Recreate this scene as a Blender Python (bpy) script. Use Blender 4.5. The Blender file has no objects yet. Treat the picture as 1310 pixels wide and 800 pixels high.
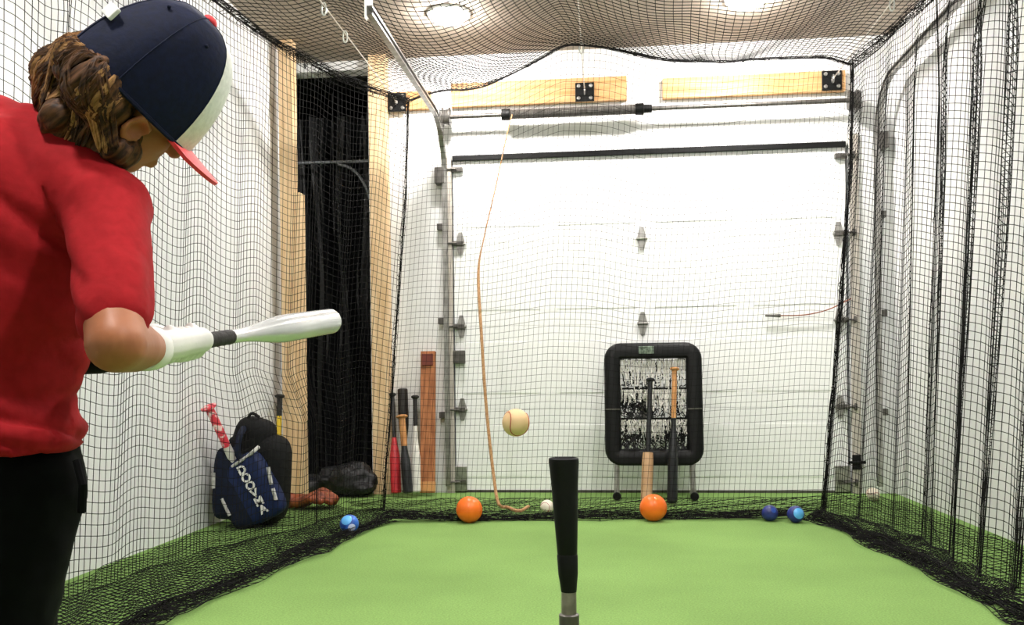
import bpy, bmesh, math, random
import numpy as np
from mathutils import Vector, Matrix, noise
random.seed(7); np.random.seed(7)
scene = bpy.context.scene
COL = scene.collection
PI = math.pi

# ------------------------------------------------------------------ camera
YAW, PITCH, ROLL, FPX, CY, CAMH = 0.1033, -0.0054, -0.0116, 1150.0, 487.6, 0.744
CAM = np.array([0, 0, CAMH])
def _basis():
    cy, sy = math.cos(YAW), math.sin(YAW)
    fw = np.array([-sy, cy, 0]); r = np.array([cy, sy, 0]); u = np.array([0, 0, 1.])
    cp, sp = math.cos(PITCH), math.sin(PITCH)
    f2 = fw*cp + u*sp; u2 = u*cp - fw*sp
    cr, sr = math.cos(ROLL), math.sin(ROLL)
    return r*cr + u2*sr, u2*cr - r*sr, f2
CR, CU, CF = _basis()
cam = bpy.data.objects.new('camera', bpy.data.cameras.new('camera')); COL.objects.link(cam)
m = Matrix.Identity(4)
for i in range(3):
    m[i][0] = CR[i]; m[i][1] = CU[i]; m[i][2] = -CF[i]; m[i][3] = CAM[i]
cam.matrix_world = m
cam.data.sensor_fit = 'HORIZONTAL'; cam.data.sensor_width = 36; cam.data.lens = FPX/1310*36
cam.data.shift_y = (CY-400)/1310; cam.data.clip_start = 0.02
scene.camera = cam
def ray(px, py): return CR*((px-655)/FPX) + CU*((CY-py)/FPX) + CF
def atY(px, py, Y): d = ray(px, py); return CAM + d*(Y/d[1])
def atZ(px, py, z): d = ray(px, py); return CAM + d*((z-CAMH)/d[2])
def atX(px, py, X): d = ray(px, py); return CAM + d*(X/d[0])
def flr(px, py): return atZ(px, py, 0.0)

# ------------------------------------------------------------------ world, exposure
w = bpy.data.worlds.new('world'); scene.world = w; w.use_nodes = True
w.node_tree.nodes['Background'].inputs[0].default_value = (0.9, 0.93, 1, 1)
w.node_tree.nodes['Background'].inputs[1].default_value = 0.02
scene.view_settings.view_transform = 'Standard'; scene.view_settings.look = 'None'
scene.view_settings.gamma = 1; scene.view_settings.use_curve_mapping = False
scene.view_settings.exposure = 1.85
LAMP = 128.0     # radiance of the ceiling lamp lenses

# ------------------------------------------------------------------ helpers
ORG = {}
def lin(h):
    h = h.lstrip('#'); c = [int(h[i:i+2], 16)/255 for i in (0, 2, 4)]
    return tuple(x/12.92 if x <= .04045 else ((x+.055)/1.055)**2.4 for x in c)
MATS = {}
def mat(name, col, rough=.6, metal=0., col2=None, scale=20., stretch=(1, 1, 1), bump=0., bscale=None, detail=4., emit=None, lo=.35, hi=.65, spec=.5, sheen=0, rot=None):
    if name in MATS: return MATS[name]
    M = bpy.data.materials.new(name); M.use_nodes = True; nt = M.node_tree; b = nt.nodes['Principled BSDF']
    b.inputs['Roughness'].default_value = rough; b.inputs['Metallic'].default_value = metal
    b.inputs['Specular IOR Level'].default_value = spec
    if sheen: b.inputs['Sheen Weight'].default_value = sheen
    c1 = lin(col); c2 = lin(col2) if col2 else tuple(x*.88 for x in c1)
    tc = nt.nodes.new('ShaderNodeTexCoord'); mp = nt.nodes.new('ShaderNodeMapping'); mp.inputs['Scale'].default_value = stretch
    if rot:
        m0 = nt.nodes.new('ShaderNodeMapping'); m0.inputs['Rotation'].default_value = rot
        nt.links.new(tc.outputs['Object'], m0.inputs[0]); nt.links.new(m0.outputs[0], mp.inputs[0])
    else: nt.links.new(tc.outputs['Object'], mp.inputs[0])
    n = nt.nodes.new('ShaderNodeTexNoise'); n.inputs['Scale'].default_value = scale; n.inputs['Detail'].default_value = detail
    nt.links.new(mp.outputs[0], n.inputs['Vector'])
    r = nt.nodes.new('ShaderNodeValToRGB'); r.color_ramp.elements[0].position = lo; r.color_ramp.elements[1].position = hi
    r.color_ramp.elements[0].color = (*c2, 1); r.color_ramp.elements[1].color = (*c1, 1)
    nt.links.new(n.outputs['Fac'], r.inputs[0]); nt.links.new(r.outputs[0], b.inputs['Base Color'])
    if bump:
        n2 = nt.nodes.new('ShaderNodeTexNoise'); n2.inputs['Scale'].default_value = bscale or scale; n2.inputs['Detail'].default_value = 3
        nt.links.new(mp.outputs[0], n2.inputs['Vector'])
        bp = nt.nodes.new('ShaderNodeBump'); bp.inputs['Strength'].default_value = bump; bp.inputs['Distance'].default_value = .01
        nt.links.new(n2.outputs['Fac'], bp.inputs['Height']); nt.links.new(bp.outputs[0], b.inputs['Normal'])
    if emit:
        b.inputs['Emission Color'].default_value = (*emit[0], 1); b.inputs['Emission Strength'].default_value = emit[1]
    MATS[name] = M; return M

def frame_of(d):
    d = Vector(d).normalized(); a = Vector((0, 0, 1)) if abs(d.z) < .9 else Vector((1, 0, 0))
    x = d.cross(a).normalized(); return x, d.cross(x).normalized(), d

class MB:
    def __init__(s): s.v = []; s.f = []
    def add(s, vs, fs):
        n = len(s.v); s.v += [tuple(map(float, v)) for v in vs]; s.f += [tuple(i+n for i in f) for f in fs]; return s
    def box(s, c, size, M=None, bev=0):
        hx, hy, hz = [q/2 for q in size]
        if bev:
            bm = bmesh.new(); bmesh.ops.create_cube(bm, size=1)
            for v in bm.verts: v.co = Vector((v.co.x*hx*2, v.co.y*hy*2, v.co.z*hz*2))
            bmesh.ops.bevel(bm, geom=bm.edges[:], offset=bev, segments=2, profile=.6, affect='EDGES')
            bm.verts.index_update(); vs = [v.co.copy() for v in bm.verts]; fs = [[v.index for v in f.verts] for f in bm.faces]; bm.free()
        else:
            vs = [Vector((x*hx, y*hy, z*hz)) for x in (-1, 1) for y in (-1, 1) for z in (-1, 1)]
            fs = [(0, 1, 3, 2), (4, 6, 7, 5), (0, 4, 5, 1), (2, 3, 7, 6), (0, 2, 6, 4), (1, 5, 7, 3)]
        c = Vector(c)
        return s.add([(M @ v if M else v)+c for v in vs], fs)
    def beam(s, p0, p1, wx, wy, up=(0, 0, 1), bev=0):      # box from p0 to p1
        p0, p1 = Vector(p0), Vector(p1); d = (p1-p0); L = d.length; d.normalize()
        x = Vector(up).cross(d)
        if x.length < 1e-4: x = Vector((1, 0, 0))
        x.normalize(); y = d.cross(x)
        M = Matrix((x, y, d)).transposed()
        return s.box((p0+p1)/2, (wx, wy, L), M, bev)
    def tube(s, pts, r, n=8, cap=True):
        pts = [Vector(p) for p in pts]; k = len(pts)
        rs = [r]*k if not hasattr(r, '__len__') else r
        vs = []; fs = []; x = None
        for i, p in enumerate(pts):
            d = (pts[min(i+1, k-1)]-pts[max(i-1, 0)]).normalized()
            if x is None: x, y, _ = frame_of(d)
            else:
                x = (x-d*x.dot(d))
                if x.length < 1e-5: x, y, _ = frame_of(d)
                x.normalize(); y = d.cross(x)
            for j in range(n):
                a = 2*PI*j/n; vs.append(p+(x*math.cos(a)+y*math.sin(a))*rs[i])
        for i in range(k-1):
            for j in range(n):
                a = i*n+j; b = i*n+(j+1) % n; fs.append((a, b, b+n, a+n))
        if cap: fs.append(tuple(range(n))[::-1]); fs.append(tuple((k-1)*n+j for j in range(n)))
        return s.add(vs, fs)
    def lathe(s, p0, d, prof, n=16):                        # prof: (t, r) along d from p0
        x, y, d = frame_of(d); p0 = Vector(p0); vs = []; fs = []; k = len(prof)
        for t, r in prof:
            for j in range(n):
                a = 2*PI*j/n; vs.append(p0+d*t+(x*math.cos(a)+y*math.sin(a))*max(r, 1e-5))
        for i in range(k-1):
            for j in range(n):
                a = i*n+j; b = i*n+(j+1) % n; fs.append((a, b, b+n, a+n))
        fs.append(tuple(range(n))[::-1]); fs.append(tuple((k-1)*n+j for j in range(n)))
        return s.add(vs, fs)
    def ell(s, c, r, M=None, nu=20, nv=12):
        c = Vector(c); vs = []; fs = []
        r = (r, r, r) if not hasattr(r, '__len__') else r
        for i in range(1, nv):
            th = PI*i/nv
            for j in range(nu):
                ph = 2*PI*j/nu; v = Vector((r[0]*math.sin(th)*math.cos(ph), r[1]*math.sin(th)*math.sin(ph), r[2]*math.cos(th)))
                vs.append((M @ v if M else v)+c)
        for i in range(nv-2):
            for j in range(nu):
                a = i*nu+j; b = i*nu+(j+1) % nu; fs.append((a, a+nu, b+nu, b))
        t = Vector((0, 0, r[2])); vs.append((M @ t if M else t)+c); vs.append((-(M @ t) if M else -t)+c)
        T = len(vs)-2
        for j in range(nu):
            fs.append((T, j, (j+1) % nu)); q = (nv-2)*nu; fs.append((T+1, q+(j+1) % nu, q+j))
        return s.add(vs, fs)
    def caps(s, p0, p1, r0, r1, n=14):                      # tapered capsule
        p0, p1 = Vector(p0), Vector(p1); d = p1-p0; L = d.length
        prof = [(-r0*math.cos(a), r0*math.sin(a)) for a in [0.02, .4, .8, 1.2, PI/2]]
        prof += [(L+r1*math.sin(a), r1*math.cos(a)) for a in [0, .4, .8, 1.2, 1.55]]
        return s.lathe(p0, d, prof, n)
    def prism(s, pts, ext):                                 # planar polygon extruded by vector
        pts = [Vector(p) for p in pts]; e = Vector(ext); n = len(pts)
        return s.add(pts+[p+e for p in pts], [tuple(range(n))[::-1], tuple(range(n, 2*n))]+[(i, (i+1) % n, n+(i+1) % n, n+i) for i in range(n)])

def smooth(me, on=True):
    if on: me.polygons.foreach_set('use_smooth', [True]*len(me.polygons))
def mkmesh(name, v, f, sm=True, fix=True):
    me = bpy.data.meshes.new(name); me.from_pydata([tuple(x) for x in v], [], f); me.update()
    if fix:
        bm = bmesh.new(); bm.from_mesh(me); bmesh.ops.recalc_face_normals(bm, faces=bm.faces); bm.to_mesh(me); bm.free()
    smooth(me, sm); return me
def obj(name, mb, material, parent=None, sm=False, loc=None):
    org = ORG[parent.name] if parent else Vector(loc if loc is not None else (0, 0, 0))
    me = mb if isinstance(mb, bpy.types.Mesh) else mkmesh(name, mb.v, mb.f, sm)
    if org.length: me.transform(Matrix.Translation(-org))
    if material: me.materials.append(material)
    o = bpy.data.objects.new(name, me); COL.objects.link(o)
    if parent: o.parent = parent
    else: o.location = org
    ORG[o.name] = org
    if sm and not isinstance(mb, bpy.types.Mesh):
        try: me.set_sharp_from_angle(angle=math.radians(40))
        except Exception: pass
    return o
def tag(o, label=None, cat=None, group=None, kind=None):
    if label: o['label'] = label
    if cat: o['category'] = cat
    if group: o['group'] = group
    if kind: o['kind'] = kind
    return o
def thing(name, label, cat, loc, group=None, kind=None):
    o = bpy.data.objects.new(name, None); COL.objects.link(o); o.location = Vector(loc); o.empty_display_size = .05
    ORG[o.name] = Vector(loc); return tag(o, label, cat, group, kind)
def spline(P, n):
    """Catmull-Rom through P resampled to n points by arc length"""
    P = np.array(P, float)
    Q = np.vstack([2*P[0]-P[1], P, 2*P[-1]-P[-2]]); out = []
    for i in range(1, len(Q)-2):
        t = np.linspace(0, 1, 24, endpoint=False)[:, None]; p0, p1, p2, p3 = Q[i-1], Q[i], Q[i+1], Q[i+2]
        out.append(.5*((2*p1)+(-p0+p2)*t+(2*p0-5*p1+4*p2-p3)*t**2+(-p0+3*p1-3*p2+p3)*t**3))
    out = np.vstack(out+[P[-1:]]); s = np.r_[0, np.cumsum(np.linalg.norm(np.diff(out, axis=0), axis=1))]
    g = np.linspace(0, s[-1], n); return np.stack([np.interp(g, s, out[:, k]) for k in range(P.shape[1])], 1)

# ------------------------------------------------------------------ materials
M_white = mat('white_wall_panel', '#efefee', .55, col2='#e6e7e8', scale=1.2, bump=.05, bscale=30)
M_ceil = mat('ceiling_board', '#a89c8e', .8, col2='#978b7d', scale=2.5, bump=.1, bscale=40)
M_door = mat('white_steel_door', '#fbfbfb', .4, col2='#f4f5f5', scale=.8)
M_wood = mat('pine_lumber', '#e6cba4', .6, col2='#d3b084', scale=6, stretch=(7, 7, .5), bump=.15)
M_woodh = mat('pine_header', '#d6aa78', .6, col2='#bd8b54', scale=6, stretch=(.5, 7, 7), bump=.15)
M_wood2 = mat('weathered_lumber', '#b9774a', .7, col2='#8f5530', scale=7, stretch=(7, 7, .6), bump=.2)
M_galv = mat('galvanized_steel', '#b6b4b0', .35, .85, col2='#93918d', scale=25)
M_dgalv = mat('dull_steel', '#6d6a66', .45, .7, col2='#575450', scale=25)
M_black = mat('black_rubber', '#060707', .55, col2='#030404', scale=30, bump=.1, spec=.25)
M_net = mat('black_net_twine', '#0b0a09', .85, col2='#060505', scale=60, spec=.2)
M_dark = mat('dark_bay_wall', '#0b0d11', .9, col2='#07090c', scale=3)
M_tarp = mat('black_tarp', '#0c0e11', .55, col2='#07080a', scale=9, bump=.3)

def turf_material():
    M = bpy.data.materials.new('green_turf'); M.use_nodes = True; nt = M.node_tree; b = nt.nodes['Principled BSDF']
    b.inputs['Roughness'].default_value = .85; b.inputs['Specular IOR Level'].default_value = .2
    tc = nt.nodes.new('ShaderNodeTexCoord')
    def noi(sc, det=3):
        n = nt.nodes.new('ShaderNodeTexNoise'); n.inputs['Scale'].default_value = sc; n.inputs['Detail'].default_value = det
        nt.links.new(tc.outputs['Object'], n.inputs['Vector']); return n
    big, fine, vf = noi(1.4), noi(160, 4), noi(600, 2)
    r1 = nt.nodes.new('ShaderNodeValToRGB'); e = r1.color_ramp.elements
    e[0].position = .3; e[0].color = (*lin('#7c9f56'), 1); e[1].position = .7; e[1].color = (*lin('#8bb162'), 1)
    nt.links.new(big.outputs['Fac'], r1.inputs[0])
    r2 = nt.nodes.new('ShaderNodeValToRGB'); e = r2.color_ramp.elements
    e[0].position = .35; e[0].color = (.72, .72, .72, 1); e[1].position = .65; e[1].color = (1, 1, 1, 1)
    nt.links.new(fine.outputs['Fac'], r2.inputs[0])
    mx = nt.nodes.new('ShaderNodeMix'); mx.data_type = 'RGBA'; mx.blend_type = 'MULTIPLY'; mx.inputs[0].default_value = 1
    nt.links.new(r1.outputs[0], mx.inputs[6]); nt.links.new(r2.outputs[0], mx.inputs[7]); nt.links.new(mx.outputs[2], b.inputs['Base Color'])
    bp = nt.nodes.new('ShaderNodeBump'); bp.inputs['Strength'].default_value = .5; bp.inputs['Distance'].default_value = .006
    nt.links.new(vf.outputs['Fac'], bp.inputs['Height']); nt.links.new(bp.outputs[0], b.inputs['Normal'])
    return M
M_turf = turf_material()

# ------------------------------------------------------------------ room shell
XL, XR, D, HC, YB = -2.01, 1.757, 5.70, 2.80, -2.4
DX0, DX1, DH = -0.959, 1.481, 2.13
def struct(name, mb, m, label, cat): return tag(obj(name, mb, m), label, cat, kind='structure')
struct('floor', MB().box((-.4, 1.9, -.05), (6.0, 9.2, .1)), M_turf, 'bright green artificial turf covering the whole floor', 'floor')
# opening in the back wall at its left end
OX0 = atY(386, 400, D)[0]; OX1 = atY(474, 400, D)[0]
mb = MB()
mb.box((XL-.05, (YB+D)/2, HC/2), (.1, D-YB, HC))
struct('wall_left', mb, M_white, 'white left wall behind the hanging cage netting', 'wall')
struct('wall_right', MB().box((XR+.05, (YB+D)/2+.05, HC/2), (.1, D-YB+.1, HC)), M_white, 'white right wall behind the folded netting', 'wall')
mb = MB()
def wallpiece(x0, x1, z0, z1): mb.box(((x0+x1)/2, D+.06, (z0+z1)/2), (x1-x0, .12, z1-z0))
wallpiece(OX1, DX0-.02, 0, HC); wallpiece(DX0-.02, DX1+.02, DH+.005, HC); wallpiece(DX1+.02, XR, 0, HC); wallpiece(XL-.1, OX1, 2.74, HC)
struct('wall_back', mb, M_white, 'white back wall around the garage door', 'wall')
struct('wall_rear', MB().box(((XL+XR)/2, YB-.05, HC/2), (XR-XL, .1, HC)), M_white, 'white wall behind the camera', 'wall')
struct('ceiling', MB().box(((XL+XR)/2, (YB+D)/2, HC+.05), (XR-XL+.2, D-YB+.2, .1)), M_ceil, 'tan grey ceiling above the sagging net', 'ceiling')
# dark neighbouring bay seen through the opening
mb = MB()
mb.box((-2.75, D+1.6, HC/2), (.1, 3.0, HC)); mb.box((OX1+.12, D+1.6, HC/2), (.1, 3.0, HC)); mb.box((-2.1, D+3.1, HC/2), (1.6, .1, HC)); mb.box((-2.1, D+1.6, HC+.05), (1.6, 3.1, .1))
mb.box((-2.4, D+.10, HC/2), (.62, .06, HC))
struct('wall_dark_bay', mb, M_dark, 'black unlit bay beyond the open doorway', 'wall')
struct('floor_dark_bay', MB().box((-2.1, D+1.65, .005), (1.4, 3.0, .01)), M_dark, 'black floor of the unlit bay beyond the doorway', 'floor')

# ------------------------------------------------------------------ wood framing
def stud(n, px0, px1, Y, z1, label, dy=.09, z0=0):
    a, b = atY(px0, 500, Y)[0], atY(px1, 500, Y)[0]
    return tag(obj('trim_%d' % n, MB().box(((a+b)/2, Y+dy/2, (z0+z1)/2), (b-a, dy, z1-z0), bev=.003), M_wood, loc=((a+b)/2, Y+dy/2, z0)), label, 'wood post', kind='structure')
stud(1, 361, 378, 5.28, HC, 'tall pine post at the left edge of the dark doorway')
zt = atY(380, 246, 5.28)[2]
stud(2, 378.3, 387, 5.285, zt, 'shorter pine stud against the doorway side of the left post', .09)
stud(3, 476, 498, D-.095, HC, 'pine post at the right edge of the dark doorway')
def header(n, px0, px1, y0, y1, label):
    p0, p1 = atY(px0, y1, D-.04), atY(px1, y1, D-.04); t = atY(px0, y0, D-.04)
    zc = (p0[2]+t[2])/2
    return tag(obj('trim_%d' % n, MB().box(((p0[0]+p1[0])/2, D-.02, zc), (p1[0]-p0[0], .038, t[2]-p0[2]), bev=.003), M_woodh), label, 'wood board', kind='structure')
header(4, 577, 802, 107, 137, 'long pine header board above the left half of the garage door')
header(5, 848, 1082, 100, 126, 'pine header board above the right half of the garage door')
header(6, 500, 551, 118, 141, 'short pine header board beside the right doorway post')

# ------------------------------------------------------------------ garage door
door = thing('door_1', 'white four section garage door filling the back wall', 'garage door', ((DX0+DX1)/2, D+.04, 0), kind='structure')
sh = DH/4
for i in range(4):
    b = MB(); b.box(((DX0+DX1)/2, D+.035, sh*(i+.5)), (DX1-DX0, .045, sh-.0015), bev=.0015)
    for j in range(4):                                   # raised stile panels pressed into the steel
        cx = DX0+(DX1-DX0)*(j+.5)/4; b.box((cx, D+.0125, sh*(i+.5)), (.5, .006, sh*.62), bev=.0025)
    obj('door_section', b, M_door, door)
sl = MB().box(((DX0+DX1)/2, D-.002, DH+.012), (DX1-DX0, .02, .035), bev=.004); tag(obj('top_seal', sl, M_black, door), 'dark seal strip along the top of the door')
obj('bottom_seal', MB().box(((DX0+DX1)/2, D+.02, .008), (DX1-DX0, .03, .016)), M_dgalv, door)
def hinge(x, z, s=1.0, part=door):
    y = D+.008; b = MB()
    for q in (1, -1):
        b.prism([(x-.030*s, y, z), (x+.030*s, y, z), (x+.012*s, y, z+q*.072*s), (x-.012*s, y, z+q*.072*s)], (0, -.006, 0))
    b.tube([(x-.034*s, y-.008, z), (x+.034*s, y-.008, z)], .009*s, 8)
    obj('hinge', b, M_galv, part)
for i in (1, 2, 3): hinge(atY(822, 400, D)[0], sh*i)
for i in (1, 2, 3):
    hinge(DX0+.045, sh*i); hinge(DX1-.045, sh*i)
for x, q in ((DX0+.03, -1), (DX1-.03, 1)):
    for z in (sh*1, sh*2, sh*3, .07, DH-.06):
        b = MB(); b.box((x, D-.005, z), (.075, .03, .03), bev=.004); b.tube([(x, D-.03, z), (x+q*.075, D-.03, z)], .006, 8)
        b.lathe((x+q*.062, D-.03, z), (q, 0, 0), [(0, .022), (.012, .022)], 12); obj('roller', b, M_dgalv, door)
p = atY(587, 457, D-.03); obj('slide_lock', MB().box((p[0], D-.012, p[2]), (.075, .04, .085), bev=.006), M_dgalv, door)
p = atY(590, 610, D-.03); obj('bottom_bracket', MB().box((p[0]-.01, D-.008, .09), (.09, .02, .16), bev=.004), M_galv, door)
obj('bottom_bracket', MB().box((DX1-.04, D-.008, .09), (.09, .02, .16), bev=.004), M_galv, door)
# side jamb strips
for n, x, side in ((7, DX0-.03, 'left'), (8, DX1+.045, 'right')):
    tag(obj('trim_%d' % n, MB().box((x, D-.012, 1.1), (.05, .024, 2.2), bev=.003), mat('jamb_grey', '#bdb6ac', .6)), 'grey jamb strip along the %s edge of the garage door' % side, 'door jamb', kind='structure')
# tracks
def track(xs, q, side, y_end, TZ):
    t = thing('door_track', 'galvanised overhead track curving in from the %s edge of the garage door' % side, 'door track', (xs, D-.05, 0))
    R_ = .34
    path = [(xs, D-.06, .05), (xs, D-.06, TZ-R_)]
    for k in range(1, 9):
        a = PI/2*k/8; path.append((xs, D-.06-R_*(1-math.cos(a)), TZ-R_+R_*math.sin(a)))
    path.append((xs, y_end, TZ))
    b = MB()
    # C-shaped profile swept along the path (in the x / in-plane normal frame)
    prof = [(-.014, -.020), (.014, -.020), (.014, -.011), (.011, -.011), (.011, -.017), (-.011, -.017), (-.011, .017), (.011, .017), (.011, .011), (.014, .011), (.014, .020), (-.014, .020)]
    vs = []; n = len(prof)
    for i, pnt in enumerate(path):
        p0 = Vector(path[max(i-1, 0)]); p1 = Vector(path[min(i+1, len(path)-1)]); d = (p1-p0).normalized(); nn = Vector((1, 0, 0)).cross(d)
        for a, c in prof: vs.append(Vector(pnt)+Vector((-q*a, 0, 0))+nn*c)
    fs = [(i*n+j, i*n+(j+1) % n, (i+1)*n+(j+1) % n, (i+1)*n+j) for i in range(len(path)-1) for j in range(n)]
    b.add(vs, fs); obj('rail', b, M_galv, t)
    for z in (.5, 1.1, 1.7): obj('wall_bracket', MB().box((xs+q*.03, D-.03, z), (.05, .055, .04), bev=.003), M_dgalv, t)
    b = MB(); b.box((xs+q*.015, y_end+.05, (TZ+HC)/2), (.034, .005, HC-TZ+.04)); b.box((xs+q*.03, y_end+.05, (TZ+HC)/2), (.004, .034, HC-TZ+.04))
    obj('hanger_strap', b, mat('bright_zinc', '#d8d8d4', .35, .6), t)
    obj('header_bracket', MB().box((xs+q*.03, D-.05, TZ-R_+.02), (.06, .09, .10), bev=.004), M_dgalv, t)
    return t
zl, zr = 2.34, 2.46
track(atZ(505, 63, zl)[0], -1, 'left', atZ(472, 13, zl)[1], zl); track(atZ(1130, 103, zr)[0], 1, 'right', 3.4, zr)
print('TRACK', atZ(505, 63, zl), atZ(1130, 103, zr))
# torsion spring shaft
p0 = atY(567, 151, D-.11); p1 = atY(1096, 127, D-.11); zs = (p0[2]+p1[2])/2
ts = thing('torsion_spring_shaft', 'grey torsion spring on a steel shaft above the garage door', 'torsion spring', ((p0[0]+p1[0])/2, D-.11, zs))
obj('shaft', MB().tube([(p0[0], D-.11, zs), (p1[0], D-.11, zs)], .0135, 10), M_dgalv, ts, True)
a = atY(652, 147, D-.11)[0]; c = atY(815, 140, D-.11)[0]
prof = []
N = 90
for k in range(N*2+1): prof.append((a+(c-a)*k/(N*2)-a, .031 if k % 2 else .027))
obj('spring', MB().lathe((a, D-.11, zs), (1, 0, 0), prof, 14), M_dgalv, ts)
for xx, dd in ((c, 1), (a-.04, 1)): obj('winding_cone', MB().lathe((xx-.01, D-.11, zs), (dd, 0, 0), [(0, .034), (.05, .036), (.052, .026), (.10, .024)], 14), M_black, ts, True)
for xx in (p0[0]+.02, p1[0]-.02):
    obj('cable_drum', MB().lathe((xx-.025, D-.11, zs), (1, 0, 0), [(0, .06), (.006, .06), (.008, .045), (.042, .05), (.044, .06), (.05, .06)], 16), M_dgalv, ts, True)
    obj('end_bracket', MB().box((xx+(.04 if xx > 0 else -.04), D-.06, zs), (.006, .12, .1)), M_dgalv, ts)

# ------------------------------------------------------------------ ceiling lamps
M_lens = mat('lamp_lens', '#ffffff', .5, emit=((1, .955, .915), LAMP))
M_ring = mat('lamp_ring', '#f2f2f0', .4)
def lamp(x, y, label):
    t = thing('ceiling_light', label, 'ceiling light', (x, y, HC), 'round ceiling lights')
    obj('trim_ring', MB().lathe((x, y, HC), (0, 0, -1), [(0, .125), (.012, .12), (.016, .102), (.008, .098), (.0075, .0)], 28), M_ring, t, True)
    obj('lens', MB().lathe((x, y, HC-.010), (0, 0, -1), [(0, .096), (.014, .094), (.030, .080), (.042, .05), (.047, .002)], 24), M_lens, t, True)
a = atZ(574, 17, HC); b = atZ(956, -3, HC)
lamp(a[0], a[1], 'round glowing ceiling light above the left half of the garage door')
lamp(b[0], b[1], 'round glowing ceiling light above the right half of the garage door')
lamp(a[0], 2.8, 'round ceiling light overhead left of the tee'); lamp(b[0], 2.8, 'round ceiling light overhead right of the tee')
lamp(a[0], .75, 'round ceiling light overhead beside the batter'); lamp(b[0], .75, 'round ceiling light overhead right of the camera')

# ------------------------------------------------------------------ cage netting
def strands(L, N, r):
    """L: (lines, pts, 3) polylines, N: same-shape normals -> three sided twine verts / quads"""
    T = np.gradient(L, axis=1); T /= np.linalg.norm(T, axis=2, keepdims=True)+1e-9
    A = N-T*(N*T).sum(2, keepdims=True); A /= np.linalg.norm(A, axis=2, keepdims=True)+1e-9
    B = np.cross(T, A); n, k, _ = L.shape
    ring = np.stack([L+r*(A*math.cos(t)+B*math.sin(t)) for t in (0, 2*PI/3, 4*PI/3)], 2)      # n,k,3,3
    base = (np.arange(n)[:, None]*k+np.arange(k-1)[None, :])*3
    q = []
    for j in range(3):
        j2 = (j+1) % 3; q.append(np.stack([base+j, base+j2, base+3+j2, base+3+j], -1).reshape(-1, 4))
    return ring.reshape(-1, 3), np.vstack(q)
def raw_mesh(name, parts):
    vs = []; fs = []; o = 0
    for v, f in parts: vs.append(v); fs.append(f+o); o += len(v)
    v = np.vstack(vs).astype(np.float32); f = np.vstack(fs).astype(np.int32)
    me = bpy.data.meshes.new(name); me.vertices.add(len(v)); me.vertices.foreach_set('co', v.ravel())
    me.loops.add(f.size); me.loops.foreach_set('vertex_index', f.ravel())
    me.polygons.add(len(f)); me.polygons.foreach_set('loop_start', np.arange(len(f), dtype=np.int32)*4)
    me.update(calc_edges=True); smooth(me); return me
def net_mesh(name, P, r):
    du = np.gradient(P, axis=0); dv = np.gradient(P, axis=1); N = np.cross(du, dv); N /= np.linalg.norm(N, axis=2, keepdims=True)+1e-9
    return raw_mesh(name, [strands(P, N, r), strands(P.transpose(1, 0, 2), N.transpose(1, 0, 2), r)])
def wob(x, seed, scale=1.0, oct=3):
    rs = np.random.RandomState(seed); o = 0*x
    for k in range(oct): o = o+np.sin(x*scale*(1.0+.8*k+rs.rand()*.6)+rs.rand()*6.28)/(1+.5*k)
    return o/oct*1.4
CELL = .040
cage = thing('cage_net', 'black square mesh batting cage net draped on the walls and ceiling', 'batting cage net', (0, 2.6, 0))
def side_panel(top, bot, hem, seed, lam, ampx, ampz, gather, bulge=None, full=1.42, nv1=66):
    nu = int(np.sum(np.linalg.norm(np.diff(np.array(top), axis=0), axis=1))/CELL*full)
    T, B, H_ = spline(top, nu), spline(bot, nu), spline(hem, nu)
    nv2 = int(np.linalg.norm(B-H_, axis=1).mean()/CELL)+3
    s = np.linspace(0, 1, nu)*float(np.sum(np.linalg.norm(np.diff(T, axis=0), axis=1)))
    tan = np.gradient(T, axis=0); tan /= np.linalg.norm(tan, axis=1, keepdims=True); nor = np.stack([-tan[:, 1], tan[:, 0], 0*s], 1)
    ph = 2*PI*s/lam+wob(s, seed, 1.3)*1.2
    P = np.zeros((nu, nv1+nv2, 3))
    for j in range(nv1):
        t = j/(nv1-1); tt = t**1.15
        base = T*(1-t)+B*t; base[:, :2] = T[:, :2]*(1-tt)+B[:, :2]*tt
        wgt = min(1, t*5)*(1-.35*t)
        fold = ampx*(np.sin(ph+.5*math.sin(t*3))+.4*np.sin(2.1*ph+1+t*2))*(.6+.4*wob(s+t*.7, seed+3, .9))
        base = base+nor*(fold*wgt)[:, None]+tan*(gather*np.sin(ph*2+.4+t)*wgt)[:, None]
        base[:, 2] += ampz*np.sin(ph+.6)*min(1, t*6)*(1-t)**.3
        if bulge is not None: base = bulge(base)
        P[:, j] = base
    for j in range(nv2):
        t = (j+1)/nv2; base = P[:, nv1-1]*(1-t)+H_*t
        base = base+tan*(.05*wob(s*3+t*4, seed+5)*t)[:, None]
        base[:, 2] = .012+.012*(1+wob(s*9+t*5, seed+8))*(.4+t)
        P[:, nv1+j] = base
    P[:, :, 2] = np.maximum(P[:, :, 2], .004)
    return P
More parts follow.
